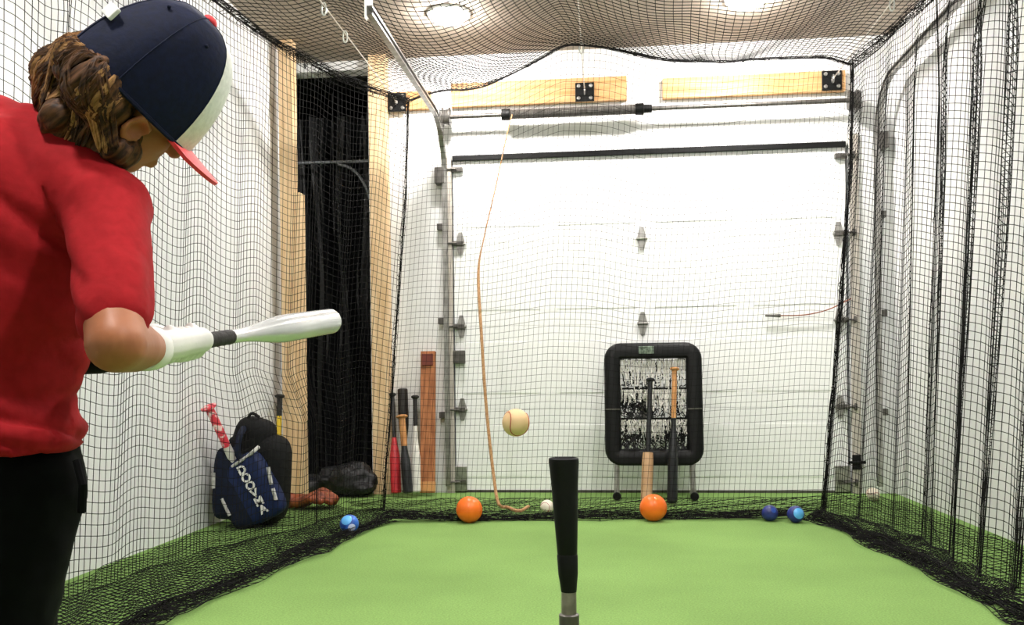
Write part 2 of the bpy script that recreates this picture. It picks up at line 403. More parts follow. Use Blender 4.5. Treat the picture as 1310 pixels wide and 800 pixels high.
# --- left
topL = [(-1.93, -.6, 2.56), (-1.92, 1.5, 2.56), (-1.90, 3.2, 2.56), (-1.80, 4.3, 2.54), (-1.52, 5.02, 2.47), (-1.16, 5.32, 2.40)]
botL = [(-1.84, -.6, 0), (-1.84, 1.5, 0), (-1.80, 3.2, 0), (-1.62, 4.2, 0), (-1.45, 4.75, 0), (-1.27, 4.92, 0)]
hemL = [(-1.30, -.6, 0), (-1.34, 1.5, 0), tuple(flr(185, 800)), tuple(flr(310, 748)), tuple(flr(420, 697)), tuple(flr(497, 668))]
def bulgeL(p):                    # pushed inwards by the bag leaning on the wall
    g = np.exp(-((p[:, 1]-4.35)/.42)**2)*np.clip((.78-p[:, 2])/.25, 0, 1)
    p = p.copy(); p[:, 0] = np.maximum(p[:, 0], -1.95); p[:, 0] += .10*g; return p
PL = side_panel(topL, botL, hemL, 11, .46, .050, .030, .006, bulgeL)
tag(obj('side_panel', net_mesh('side_panel', PL, .0015), M_net, cage), 'left hanging panel of the net', kind='stuff')
# --- right
topR = [(1.66, -.6, 2.56), (1.66, 1.5, 2.56), (1.64, 3.2, 2.56), (1.58, 4.3, 2.54), (1.50, 4.9, 2.52), (1.42, 5.3, 2.50)]
botR = [(1.45, -.6, 0), (1.45, 1.5, 0), tuple(flr(1262, 738)), tuple(flr(1175, 690)), tuple(flr(1105, 668)), tuple(flr(1048, 655))]
hemR = [(1.25, -.6, 0), (1.28, 1.5, 0), tuple(flr(1310, 792)), tuple(flr(1215, 742)), tuple(flr(1115, 692)), tuple(flr(1040, 664))]
PR = side_panel(topR, botR, hemR, 23, .30, .042, .030, .007, lambda p: np.c_[np.minimum(p[:, 0], 1.74), p[:, 1:]], 2.15, 76)
tag(obj('side_panel', net_mesh('side_panel', PR, .0016), M_net, cage), 'right hanging panel of the net with deep folds', kind='stuff')
# --- overhead panel; pinned on three cables, sagging between
XC = [-1.30, -.20, 1.34]
def roof_z(x, y):
    z = 2.53+0*x
    seg = [(-1.95, -1.30), (-1.30, -.20), (-.20, 1.34), (1.34, 1.7)]; out = z.copy()
    for a, b in seg:
        k = (x >= a) & (x <= b); t = (x-a)/(b-a); dp = .19 if b-a > .8 else .02
        out = np.where(k, z-dp*np.sin(PI*np.clip(t, 0, 1))**1.3*(.78+.22*np.cos((y-4.35)*2*PI/1.7)), out)
    return out
nu = int(3.45/CELL); nv = int(5.9/CELL)
Ltop, Rtop = spline(topL[::-1], nv), spline(topR[::-1], nv)
u = np.linspace(0, 1, nu)[:, None]; v = np.linspace(0, 1, nv)[None, :]
PC = Ltop[None]*(1-u[..., None])+Rtop[None]*u[..., None]
bow = np.interp(PC[:, 0, 0], [-1.16, -.7, -.2, .5, 1.42], [0, -.12, -.45, -.52, 0])      # back edge, pulled towards the camera at the middle pin
PC[:, :, 1] += bow[:, None]*np.clip(1-v*3.2, 0, 1)
zz = roof_z(PC[:, :, 0], PC[:, :, 1]); edge = np.minimum(u, 1-u)
k = np.clip(edge*9, 0, 1); k = k*k*(3-2*k)
PC[:, :, 2] = PC[:, :, 2]*(1-k)+zz*k+.012*wob(PC[:, :, 0]*5+PC[:, :, 1]*3, 4)*k
PC[:, :, 1] += .015*wob(PC[:, :, 0]*4+PC[:, :, 1]*2, 9)
tag(obj('overhead_panel', net_mesh('overhead_panel', PC, .0019), M_net, cage), 'overhead panel of the net sagging below the ceiling', kind='stuff')
# --- back panel from the overhead edge down to the floor
nb = 88
E_ = PC[:, 0]; s0 = np.linspace(0, 1, len(E_)); sb = np.linspace(0, 1, nb); topB = np.stack([np.interp(sb, s0, E_[:, i]) for i in range(3)], 1)
botB = spline([tuple(PL[-1, 65]), tuple(flr(560, 655)), tuple(flr(700, 655)), tuple(flr(850, 654)), tuple(flr(960, 654)), tuple(PR[-1, 75])], nb)
hemB = spline([tuple(PL[-1, -1]), tuple(flr(580, 667)), tuple(flr(700, 665)), tuple(flr(850, 664)), tuple(flr(950, 664)), tuple(PR[-1, -1])], nb)
nv1, nv2 = 68, 8
PB = np.zeros((nb, nv1+nv2, 3)); s = sb*2.6
for j in range(nv1):
    t = j/(nv1-1); b = topB*(1-t)+botB*t
    b[:, 1] += .05*math.sin(PI*t)*1+.03*wob(s*4+t, 31)*min(1, t*4)
    b[:, 2] += .012*wob(s*5, 33)*(1-t)
    PB[:, j] = b
for j in range(nv2):
    t = (j+1)/nv2; b = botB*(1-t)+hemB*t; b[:, 2] = .012+.012*(1+wob(s*9+t*5, 35)); PB[:, nv1+j] = b
PB[:, :, 2] = np.maximum(PB[:, :, 2], .004)
tag(obj('back_panel', net_mesh('back_panel', PB, .0010), M_net, cage), 'back panel of the net hanging before the garage door', kind='stuff')
# --- gathered netting: the roll along the floor, the corner folds and the overhead edges
def gathered(name, path, n, rad, flat, r, seed, lift=0., step=.03, label=None):
    L = float(np.sum(np.linalg.norm(np.diff(np.array(path), axis=0), axis=1))); k = max(12, int(L/step)); C = spline(path, k)
    T = np.gradient(C, axis=0); T /= np.linalg.norm(T, axis=1, keepdims=True); s = np.linspace(0, L, k)
    up = np.array([0, 0, 1.]) if abs(T[k//2, 2]) < .7 else np.array([1., 0, 0])
    S = np.cross(T, up); S /= np.linalg.norm(S, axis=1, keepdims=True); U = np.cross(S, T)
    rs = np.random.RandomState(seed); lines = []
    W = rad*(1+.35*wob(s, seed+1, 5))
    for i in range(n):
        a = rs.randn()*.55+.45*wob(s, seed+10+i, 4); b = rs.randn()*.45+.4*wob(s, seed+110+i, 5)
        p = C+S*(W*a)[:, None]+U*(np.abs(W*b)*flat if lift else W*b*flat)[:, None]
        lines.append(p)
    Lz = np.array(lines); 
    if lift: Lz[:, :, 2] = np.maximum(Lz[:, :, 2]+.004, .003)
    parts = [strands(Lz, np.broadcast_to(U, Lz.shape), r)]
    # short cross twines tying neighbouring strands into meshes
    idx = rs.randint(0, n, (n*k//2, 2)); pos = rs.randint(0, k-1, n*k//2)
    c0 = Lz[idx[:, 0], pos]; c1 = Lz[idx[:, 1], np.minimum(pos+rs.randint(0, 2, len(pos)), k-1)]
    X = np.stack([c0, (c0+c1)/2+rs.randn(len(c0), 3)*.004, c1], 1)
    if lift: X[:, :, 2] = np.maximum(X[:, :, 2], .003)
    parts.append(strands(X, np.broadcast_to(np.array([.3, .5, .8]), X.shape), r))
    return tag(obj(name, raw_mesh(name, parts), M_net, cage), label, kind='stuff')
hem_l = [tuple(p) for p in spline(hemL, 14)]; hem_r = [tuple(p) for p in spline(hemR, 14)]; hem_b = [tuple(p) for p in hemB[::6]]
gathered('floor_roll', hem_l, 20, .075, .40, .0016, 41, 1, label='bunched net hem lying on the turf at the left')
gathered('floor_roll', hem_r, 20, .075, .40, .0016, 42, 1, label='bunched net hem lying on the turf at the right')
gathered('floor_roll', hem_b, 22, .055, .60, .0016, 43, 1, label='bunched net hem lying on the turf before the door')
def slack(A, B, nu, nv, seed, label):
    A, B = spline(A, nu), spline(B, nu); P = np.zeros((nu, nv, 3)); sl = np.linspace(0, nu*CELL, nu)
    for j in range(nv):
        t = j/(nv-1); b = A*(1-t)+B*t
        b[:, 0] += .03*wob(sl*5+t*6, seed); b[:, 1] += .03*wob(sl*4+t*7, seed+1); b[:, 2] = .010+.009*(1+wob(sl*11+t*8, seed+2)); P[:, j] = b
    tag(obj('floor_slack', net_mesh('floor_slack', P, .0014), M_net, cage), label, kind='stuff')
slack([(-1.92, .2, 0), (-1.92, 2.5, 0), (-1.92, 4.0, 0), (-1.6, 5.1, 0)], [hem_l[2], hem_l[6], hem_l[9], hem_l[-1]], 150, 22, 61, 'slack net lying on the turf along the left wall')
slack([(1.68, .2, 0), (1.68, 2.5, 0), (1.68, 4.0, 0), (1.60, 5.45, 0)], [hem_r[2], hem_r[6], hem_r[9], hem_r[-1]], 150, 18, 71, 'slack net lying on the turf along the right wall')
slack([(-1.55, 5.2, 0), (-.5, 5.30, 0), (.6, 5.32, 0), (1.6, 5.5, 0)], [hem_b[0], hem_b[5], hem_b[9], hem_b[-1]], 90, 18, 81, 'slack net lying on the turf before the garage door')
cr = [tuple(PR[-1, j]) for j in range(0, 76, 9)]+[tuple(PR[-1, 75]), tuple(PR[-1, -1])]
gathered('corner_gather', cr, 12, .014, 1, .0017, 44, label='dark gathered net corner at the right')
cl = [tuple(PL[-1, j]) for j in range(0, 66, 8)]+[tuple(PL[-1, 65])]
gathered('corner_gather', cl, 9, .016, 1, .0015, 45, label='gathered net corner at the left')
gathered('edge_gather', [tuple(p) for p in E_[::4]]+[tuple(E_[-1])], 9, .012, 1, .0016, 46, label='doubled upper edge of the back net')
gathered('edge_gather', [tuple(p) for p in Ltop[::5]], 16, .03, 1, .0016, 47, label='bunched upper edge of the left net')
gathered('edge_gather', [tuple(p) for p in Rtop[::5]], 12, .025, 1, .0016, 48, label='bunched upper edge of the right net')
for q, dark in ((.60, 4), (.68, 3), (.76, 3), (.85, 3)):
    i = int(len(PR)*q); gathered('fold', [tuple(PR[i, j]) for j in range(0, 76, 5)]+[tuple(PR[i, 75]), tuple(PR[i, -1])], dark, .008, 1, .0015, 50+i, label='gathered vertical fold in the right net')

# ------------------------------------------------------------------ cables, brackets and clips that carry the net
M_cable = mat('steel_cable', '#cfcac0', .4, .6)
for px, py, side in ((508, 131, 'left doorway'), (748, 118, 'middle of the garage door'), (1064, 103, 'right end of the garage door')):
    p = atY(px, py, D-.045)
    t = thing('cable_bracket', 'black square bolted bracket above the '+side, 'bracket', (p[0], D-.045, p[2]), 'black net cable brackets')
    obj('plate', MB().box((p[0], D-.047, p[2]), (.118, .012, .118), bev=.004), M_black, t)
    for sx in (-1, 1):
        for sz in (-1, 1): obj('bolt', MB().lathe((p[0]+sx*.038, D-.052, p[2]+sz*.038), (0, -1, 0), [(0, .012), (.007, .011), (.009, .005)], 10), M_galv, t, True)
    e = MB(); c0 = Vector((p[0], D-.055, p[2]))
    e.tube([c0+Vector((0, -.022+.022*math.cos(a), .022*math.sin(a))) for a in np.linspace(0, 2*PI, 17)], .005, 6, False); obj('eye', e, M_galv, t, True)
    c = MB().tube([c0+Vector((0, -.03, 0)), (p[0], 2.4, p[2]+.01), (p[0], YB+.01, p[2]+.02)], .0035, 6)
    tag(obj('suspension_cable', c, M_cable, None, True, loc=c0), 'thin steel cable running overhead from the bracket above the '+side, 'cable', 'overhead net cables')
    for k, yy in enumerate((4.86, 4.15, 2.9, 1.6)):
        if side != 'middle of the garage door' and k == 0: yy = 4.5
        g = MB(); cc = Vector((p[0], yy, p[2]-.012))
        g.tube([cc+Vector((.011*math.cos(a)*1, 0, .030*math.sin(a))) for a in np.linspace(0, 2*PI, 17)], .004, 6, False)
        where = ['nearest the door', 'second from the door', 'third from the door', 'farthest from the door'][k]
        tag(obj('snap_clip', g, mat('zinc_clip', '#e9ece6', .25, .4), None, True, loc=cc), 'silver snap clip %s on the cable above the %s' % (where, {'left doorway': 'left doorway', 'middle of the garage door': 'door middle'}.get(side, 'door right end')), 'clip', 'net clips on the cables')

# ------------------------------------------------------------------ cords
M_rope = mat('tan_rope', '#c0956a', .8, col2='#9d734a', scale=90, bump=.4)
pts = [atY(655, 147, 5.4), atY(648, 175, 5.3), atY(634, 240, 5.2), atY(619, 305, 5.1), atY(612, 350, 5.05), atY(616, 430, 4.95), atY(622, 520, 4.88), atY(631, 605, 4.8), atY(638, 645, 4.72)]
pts += [flr(650, 660)+[0, 0, .045], flr(664, 664)+[0, 0, .04], flr(676, 659)+[0, 0, .045]]
C = spline(pts, 90); tag(obj('rope', MB().tube([tuple(p) for p in C], list(np.interp(np.linspace(0, 1, 90), [0, .34, .40, 1], [.004, .004, .009, .009])), 8), M_rope, None, True, loc=C[0]), 'thin tan rope hanging down before the garage door and curling on the turf', 'rope')
pts = [atY(979, 404, D-.02), atY(1000, 404, D-.02), atY(1030, 403, D-.02), atY(1060, 396, D-.025), atY(1089, 382, D-.03)]
C = spline(pts, 30); t = thing('pull_cord', 'thin copper coloured cord at the right edge of the garage door', 'cord', C[-1])
obj('cord', MB().tube([tuple(p) for p in C], .004, 6), mat('copper_cord', '#8f5238', .5, .3), t, True)
obj('toggle', MB().tube([tuple(C[0]), tuple(C[5])], [.006, .011], 8), M_dgalv, t, True)

# ------------------------------------------------------------------ bats
def bat(name, label, p0, p1, m_grip, m_barrel, rb=.031, rh=.0125, grip=.38, group=None, m_mid=None, m_cap=None, knob=True):
    """p0 knob end, p1 barrel end"""
    p0, p1 = Vector(p0), Vector(p1); d = p1-p0; L = d.length; d.normalize()
    base = p0 if p0.z < p1.z else p1
    t = thing(name, label, 'baseball bat', base, group)
    k = MB().lathe(p0, d, [(0, rh*1.2), (.006, rh*1.95), (.014, rh*1.95), (.022, rh*1.15)], 16); obj('knob', k, m_grip, t, True)
    obj('grip', MB().lathe(p0, d, [(.02, rh*1.1)]+[(.03+(L*grip-.03)*i/24, rh*(1.08 if i % 2 else 1.02)) for i in range(25)], 14), m_grip, t, True)
    def rad(q): 
        a = min(1, max(0, (q-.40)/.28)); a = a*a*(3-2*a); return rh*1.0+(rb-rh)*a
    prof = [(L*q, rad(q)) for q in np.linspace(grip, .985, 22)]
    if m_mid:
        obj('taper', MB().lathe(p0, d, prof[:10], 18), m_mid, t, True); prof = prof[9:]
    obj('barrel', MB().lathe(p0, d, prof, 20), m_barrel, t, True)
    obj('end_cap', MB().lathe(p0, d, [(L*.984, rb*.99), (L-.004, rb*.92), (L, rb*.55), (L-.003, .001)], 20), m_cap or m_barrel, t, True)
    return t
M_red = mat('red_bat_paint', '#d8323c', .35, col2='#c2262f'); M_bk = mat('black_bat_paint', '#1a1d20', .35, col2='#111315')
M_wht = mat('white_bat_paint', '#dedcd6', .35, col2='#cfccc4'); M_gripb = mat('black_grip_tape', '#23211f', .8, bump=.3, scale=60)
M_ash = mat('ash_bat_wood', '#d39a62', .45, col2='#b97d46', scale=8, stretch=(3, 3, .4)); M_yel = mat('yellow_bat_paint', '#e6c52c', .4, col2='#d6b01f')
M_barrel_tan = mat('tan_bat_wood', '#cda883', .5, col2='#b98f68', scale=8, stretch=(3, 3, .4)); M_slv = mat('silver_bat_paint', '#e4e6e6', .22, .5, col2='#c9cccd', scale=5)
M_dkbat = mat('charcoal_bat_paint', '#2b2825', .4, col2='#1f1c1a')
def lean(pxb, pyb, Yb, pxt, pyt, Yt):
    b = atY(pxb, pyb, Yb); b[2] = max(b[2], .0); return b, atY(pxt, pyt, Yt)
G1 = 'bats leaning on the wall beside the plank'
b, t_ = lean(507, 632, 5.50, 502, 503, 5.62); bat('baseball_bat', 'red bat with dark handle leaning against the wall next to the doorway post', t_, b+[0, 0, .003], M_dkbat, M_red, .033, .012, .45, G1)
b, t_ = lean(522, 632, 5.43, 514, 531, 5.50); bat('baseball_bat', 'short black bat with tan wooden handle beside the red bat', t_, b+[0, 0, .003], M_ash, M_bk, .031, .019, .40, G1)
b, t_ = lean(519, 631, 5.60, 515, 497, 5.66); bat('baseball_bat', 'charcoal bat standing barrel up behind the tan handled black bat', b+[0, 0, .001], t_, M_bk, M_dkbat, .033, .012, .40, G1)
b, t_ = lean(532.5, 631, 5.46, 531, 506, 5.56); bat('baseball_bat', 'white bat with dark grip leaning between the black bat and the wood plank', t_, b+[0, 0, .003], M_gripb, M_wht, .029, .013, .32, G1)
b, t_ = lean(547, 632, 5.52, 548, 450, 5.64)
tt = thing('wood_plank', 'brown two by four plank leaning upright on the wall beside the bats', 'wood plank', b)
obj('plank', MB().beam(b+[0, 0, .006], t_, .04, .092, (1, 0, 0), .003), M_wood2, tt)
e = (Vector(t_)-Vector(b)).normalized()
tag(obj('end_block', MB().beam(Vector(t_)-e*.09+Vector((0, -.026, 0)), Vector(t_)-e*.015+Vector((0, -.026, 0)), .012, .07, (1, 0, 0), .003), mat('rust_block', '#6b2c1c', .7), tt), 'dark red block at the top end')
tag(obj('end_wrap', MB().beam(Vector(b)+e*.012+Vector((0, -.001, 0)), Vector(b)+e*.075+Vector((0, -.001, 0)), .046, .096, (1, 0, 0), .003), M_ash, tt), 'paler bare wood at the bottom end')
t_ = atY(358, 505, 5.24); bat('baseball_bat', 'yellow bat with black grip standing between the backpack and the tall pine post', t_, Vector((t_[0]+.02, 5.12, .003)), M_gripb, M_yel, .024, .015, .20)

# ------------------------------------------------------------------ pitching target
M_pad = mat('black_pad_vinyl', '#060807', .5, col2='#040505', scale=14, bump=.15, spec=.25)
pb = flr(836, 640); TY = pb[1]
cx = atY(837, 520, TY)[0]; z1 = atY(837, 438, TY+.06)[2]; z0 = atY(837, 597, TY)[2]; hw = (atY(901, 520, TY)[0]-atY(773, 520, TY)[0])/2
tg = thing('pitching_target', 'black padded pitching target with net pockets standing before the garage door', 'pitching target', (cx, TY, 0))
lean_y = lambda z: TY+.05+.09*(z-z0)/(z1-z0)
pw = .098                                  # pad width
def rrect(hw_, hz_, rc, n=6):
    out = []
    for sx, sz, a0 in ((1, 1, 0), (-1, 1, 90), (-1, -1, 180), (1, -1, 270)):
        for k in range(n+1):
            a = math.radians(a0+90*k/n); out.append((sx*(hw_-rc)+rc*math.cos(a), sz*(hz_-rc)+rc*math.sin(a)))
    return out
zc, hz = (z0+z1)/2, (z1-z0)/2
path = rrect(hw-pw/2, hz-pw/2, .05); b = MB(); vs = []; n = 12; K = len(path)
for i, (x, z) in enumerate(path):
    px_, pz_ = path[i-1]; nx_, nz_ = path[(i+1) % K]; tx, tz = nx_-px_, nz_-pz_; l = math.hypot(tx, tz); ox, oz = tz/l, -tx/l
    for j in range(n):
        a = 2*PI*j/n; c_, s_ = math.cos(a), math.sin(a); c_ = math.copysign(abs(c_)**.55, c_); s_ = math.copysign(abs(s_)**.55, s_)
        zz_ = zc+z+oz*c_*pw/2; vs.append((cx+x+ox*c_*pw/2, lean_y(zz_)+s_*.05, zz_))
fs = [(i*n+j, i*n+(j+1) % n, ((i+1) % K)*n+(j+1) % n, ((i+1) % K)*n+j) for i in range(K) for j in range(n)]
fr = obj('padded_frame', b.add(vs, fs), M_pad, tg, True)
for sx in (-1, 1):                         # pad joins (raised seams) on the two sides
    zz_ = zc-.03; obj('seam', MB().box((cx+sx*(hw-pw/2), lean_y(zz_)-.05, zz_), (pw*.9, .006, .008)), M_dgalv, fr)
obj('badge', MB().box((cx-.04, lean_y(z1-.05)-.052, z1-.045), (.09, .006, .045), bev=.002), mat('badge', '#8fa08f', .5, col2='#3c4a3e', scale=40), fr)
iw, ih = hw-pw, hz-pw
M_pnet = mat('pocket_net', '#17181a', .8); M_fringe = mat('pale_fringe', '#f2f0ea', .8, col2='#dcd9d2', scale=60)
rs = np.random.RandomState(5)
dens = [[.7, .6, .5], [2.6, 1.5, 1.1], [2.2, 1.4, 2.6]]
for r_ in range(3):
    for c_ in range(3):
        x0 = cx-iw+2*iw*c_/3; zt_ = zc+ih-2*ih*r_/3; wv, hv = 2*iw/3, 2*ih/3
        Ls = []
        for k in range(int(34*dens[r_][c_])):      # slack netting of the pocket: wandering twines with a sagging bag
            a = rs.rand(2); ang = rs.choice([.0, 1.57])+rs.randn()*.35; ln = .05+.10*rs.rand()
            tt_ = np.linspace(-.5, .5, 7); px_ = x0+wv*a[0]+np.cos(ang)*ln*tt_*.7+.006*rs.randn(7); pz_ = zt_-hv*a[1]+np.sin(ang)*ln*tt_+.006*rs.randn(7)
            px_ = np.clip(px_, x0, x0+wv); pz_ = np.clip(pz_, zt_-hv, zt_)
            sag = .07*np.sin(PI*(px_-x0)/wv)*np.sin(PI*(zt_-pz_)/hv)
            Ls.append(np.stack([px_, np.array([lean_y(q) for q in pz_])+sag*.6, pz_], 1))
        Ls = np.array(Ls); o = obj('net_pocket', raw_mesh('net_pocket', [strands(Ls, np.broadcast_to(np.array([.2, 1., .3]), Ls.shape), .0036)]), M_pnet, tg)
        o['kind'] = 'stuff'
        fr_ = []
        for k in range(26):                        # pale ribbon fringe hanging in front of the pocket
            xx = x0+wv*(k+.5)/26+.004*rs.randn(); l_ = hv*(.35+.6*rs.rand())*(1.05 if r_ == 0 else (.55 if (r_, c_) in ((1, 0), (2, 2), (2, 0)) else .85)); tt_ = np.linspace(0, 1, 6)
            zz_ = zt_-.005-l_*tt_; fr_.append(np.stack([xx+.008*rs.randn()*tt_+.003*rs.randn(6), np.array([lean_y(q) for q in zz_])-.012+.006*rs.randn(6), zz_], 1))
        fr_ = np.array(fr_); o2 = obj('fringe', raw_mesh('fringe', [strands(fr_, np.broadcast_to(np.array([.2, 1., .3]), fr_.shape), .0036)]), M_fringe, o); o2['kind'] = 'stuff'
for k in (1, 2):
    x = cx-iw+2*iw*k/3; obj('strap', MB().beam((x, lean_y(zc-ih), zc-ih), (x, lean_y(zc+ih), zc+ih), .014, .005, (1, 0, 0)), M_pad, tg)
    z = zc-ih+2*ih*k/3; obj('strap', MB().box((cx, lean_y(z), z), (2*iw, .005, .014)), M_pad, tg)
for sx in (-1, 1):
    x = cx+sx*(hw-.072); t0 = (x, lean_y(z0), z0+.05); f0 = (x+sx*.005, TY+.02, .015)
    lg = obj('leg', MB().tube([t0, f0], .017, 10), M_galv, tg, True)
    obj('cross_foot', MB().tube([(x+sx*.005, TY-.03, .03), (x+sx*.005, TY+.10, .03)], .016, 10), M_galv, lg, True)
    obj('rubber_foot', MB().lathe((x+sx*.005, TY-.03, .028), (0, -1, 0), [(-.01, .022), (.02, .026), (.03, .022)], 12), M_black, lg, True)
# two bats standing against the target
b, t_ = lean(827, 645, TY-.18, 832, 484, TY-.03); b = Vector((b[0], TY-.16, .003))
bat('baseball_bat', 'black handled bat with tan barrel leaning on the padded target behind an orange ball', t_, b, M_bk, M_barrel_tan, .033, .0135, .60, 'bats leaning on the pitching target')
b, t_ = lean(860, 640, TY-.14, 863, 470, TY-.02); b = Vector((b[0], TY-.13, .003))
bat('baseball_bat', 'black barrel bat with pale wooden handle leaning on the right of the padded target', t_, b, M_ash, M_bk, .030, .014, .38, 'bats leaning on the pitching target')

# ------------------------------------------------------------------ balls
M_leather = mat('white_ball_leather', '#eee6d6', .5, col2='#ddd2bd', scale=15); M_stitch = mat('red_stitching', '#a8342c', .7)
def seam_pts(R_, n=96):
    out = []
    for i in range(n):
        t = 2*PI*i/n; a = .44*PI; x = math.cos(a*1.0*math.sin(2*t)*.62)*math.cos(t+ .26*math.sin(4*t)*0); 
        th = PI/2-(PI/2-.42)*math.cos(2*t)*1.0*.72; ph = t+.40*math.sin(4*t)*.5
        out.append((R_*math.sin(th)*math.cos(ph), R_*math.sin(th)*math.sin(ph), R_*math.cos(th)))
    return out
def baseball(c, R_, label, rot, leather=None):
    t = thing('baseball', label, 'baseball', c, 'loose baseballs'); M3 = Matrix.Rotation(rot, 3, Vector((.5, .3, .8)).normalized()); c = Vector(c)
    obj('cover', MB().ell(c, R_, None, 28, 18), leather or M_leather, t, True)
    P = [M3 @ Vector(p)+c for p in seam_pts(R_*1.0)]; obj('stitching', MB().tube(P+[P[0]], R_*.035, 5, False), M_stitch, t, True)
c = atY(660, 541, 2.35); baseball(c, .0365, 'tan baseball flying through the air beyond the tee', .6, mat('tan_ball_leather', '#e3c394', .55, col2='#cfa878', scale=9))
p = flr(700, 657); baseball(p+[0, 0, .0365], .0365, 'white baseball on the turf between the tee and the left orange ball', 1.4)
p = flr(1117, 641); baseball(p+[0, 0, .0375], .0375, 'white baseball on the turf at the right corner of the cage', 2.2)
M_or = mat('orange_rubber', '#f2761c', .35, col2='#e5640f', scale=4); M_valve = mat('valve_dark', '#5b2a0c', .6)
def rball(px, pyb, dia_px, label):
    p = flr(px, pyb); R_ = dia_px/2/FPX*p[1]
    t = thing('rubber_ball', label, 'rubber ball', p, 'orange rubber balls'); c = Vector(p)+Vector((0, 0, R_))
    obj('shell', MB().ell(c, R_, None, 32, 20), M_or, t, True)
    b = MB()
    for ax in range(3):
        q = [Vector([R_*math.cos(a), R_*math.sin(a), 0][i-ax] for i in range(3))+c for a in np.linspace(0, 2*PI, 41)]; b.tube(q, R_*.012, 5, False)
    obj('seam', b, M_or, t, True); obj('valve', MB().lathe(c+Vector((0, -.0, R_*.985)), (0, 0, 1), [(0, .006), (R_*.02, .005)], 10), M_valve, t, True)
rball(600.5, 669, 34, 'orange rubber ball on the net hem beside the hanging rope'); rball(836, 667, 34, 'orange rubber ball in front of the pitching target')
M_bl = mat('blue_ball', '#2f6fd0', .35, col2='#1d3f93', scale=14, lo=.42, hi=.55); M_bl2 = mat('navy_ball', '#27348c', .4, col2='#1b2460', scale=12)
M_spot = mat('pale_spot', '#cfd8f5', .4); M_lblue = mat('sky_blue_patch', '#5fb4f5', .35)
def tball(px, pyb, dia_px, label, m1, spots, dy=0):
    p = flr(px, pyb); R_ = dia_px/2/FPX*p[1]; t = thing('training_ball', label, 'ball', p, 'blue training balls'); c = Vector(p)+Vector((0, 0, R_))
    obj('shell', MB().ell(c, R_, None, 28, 18), m1, t, True)
    for d, rr, mm in spots:
        d = Vector(d).normalized(); b = MB(); x, y, _ = frame_of(d)
        ring = [[(d*math.cos(q)+(x*math.cos(a)+y*math.sin(a))*math.sin(q))*R_*1.012+c for a in np.linspace(0, 2*PI, 14, endpoint=False)] for q in np.linspace(.02, rr, 5)]
        vs = [v for r__ in ring for v in r__]; b.add(vs, [(i*14+j, i*14+(j+1) % 14, (i+1)*14+(j+1) % 14, (i+1)*14+j) for i in range(4) for j in range(14)]); obj('patch', b, mm, t, True)
tball(447, 683, 25, 'blue ball with white and sky blue patches on the left net hem', M_bl, [((.5, -.8, -.25), .42, M_spot), ((-.1, -.75, .6), .6, M_lblue)])
tball(985, 667, 20, 'dark navy ball on the net hem, left of the bright blue ball', M_bl2, [((.3, -.8, .5), .35, M_bl)])
tball(1018, 669, 21, 'bright blue ball on the net hem at the right', M_bl2, [((.25, -.9, .25), .7, M_lblue)])

# ------------------------------------------------------------------ batting tee
TEEY = 1.60
tp = atY(721, 586, TEEY); zt_ = tp[2]; tx = atY(727, 700, TEEY)[0]
tee = thing('batting_tee', 'batting tee with black flared rubber top on a grey pole', 'batting tee', (tx, TEEY, 0))
S = TEEY/FPX
topx = tp[0]
def zpx(y): return atY(725, y, TEEY)[2]
prof = [(586, 18.0), (587, 19.2), (592, 19.4), (600, 18.6), (620, 17.2), (660, 15.4), (708, 12.8), (710, 12.2)]
b = MB(); vs = []; n = 28
def ringset(pr, xoff):
    b = MB(); vs = []
    for y, hwp in pr:
        z = zpx(y); q = (y-586)/(757-586); xc = topx+(tx-topx)*min(1, max(0, q))
        for j in range(n): a = 2*PI*j/n; vs.append((xc+hwp*S*math.cos(a), TEEY+hwp*S*math.sin(a), z))
    k = len(pr); fs = [(i*n+j, i*n+(j+1) % n, (i+1)*n+(j+1) % n, (i+1)*n+j) for i in range(k-1) for j in range(n)]+[tuple(range(n)), tuple((k-1)*n+j for j in range(n))[::-1]]
    return b.add(vs, fs)
obj('rubber_cone', ringset([(590, 15)]+prof, 0), M_black, tee, True)
obj('rubber_sleeve', ringset([(709, 12.6), (711, 13.4), (735, 12.6), (745, 11.2), (757, 10.0), (758, 8)], 0), M_black, tee, True)
M_pole = mat('grey_tee_pole', '#aaa39b', .4, .5, col2='#7b746c')
obj('pole', MB().tube([(tx, TEEY, zpx(754)), (tx, TEEY, .03)], .0135, 16), M_pole, tee, True)
obj('clamp', MB().lathe((tx, TEEY, zpx(785)), (0, 0, -1), [(0, .015), (.002, .018), (.10, .018), (.102, .015)], 16), M_dgalv, tee, True)
obj('base', MB().lathe((tx, TEEY, 0), (0, 0, 1), [(0, .17), (.012, .17), (.022, .15), (.028, .06), (.05, .035), (.06, .02)], 32), M_black, tee, True)

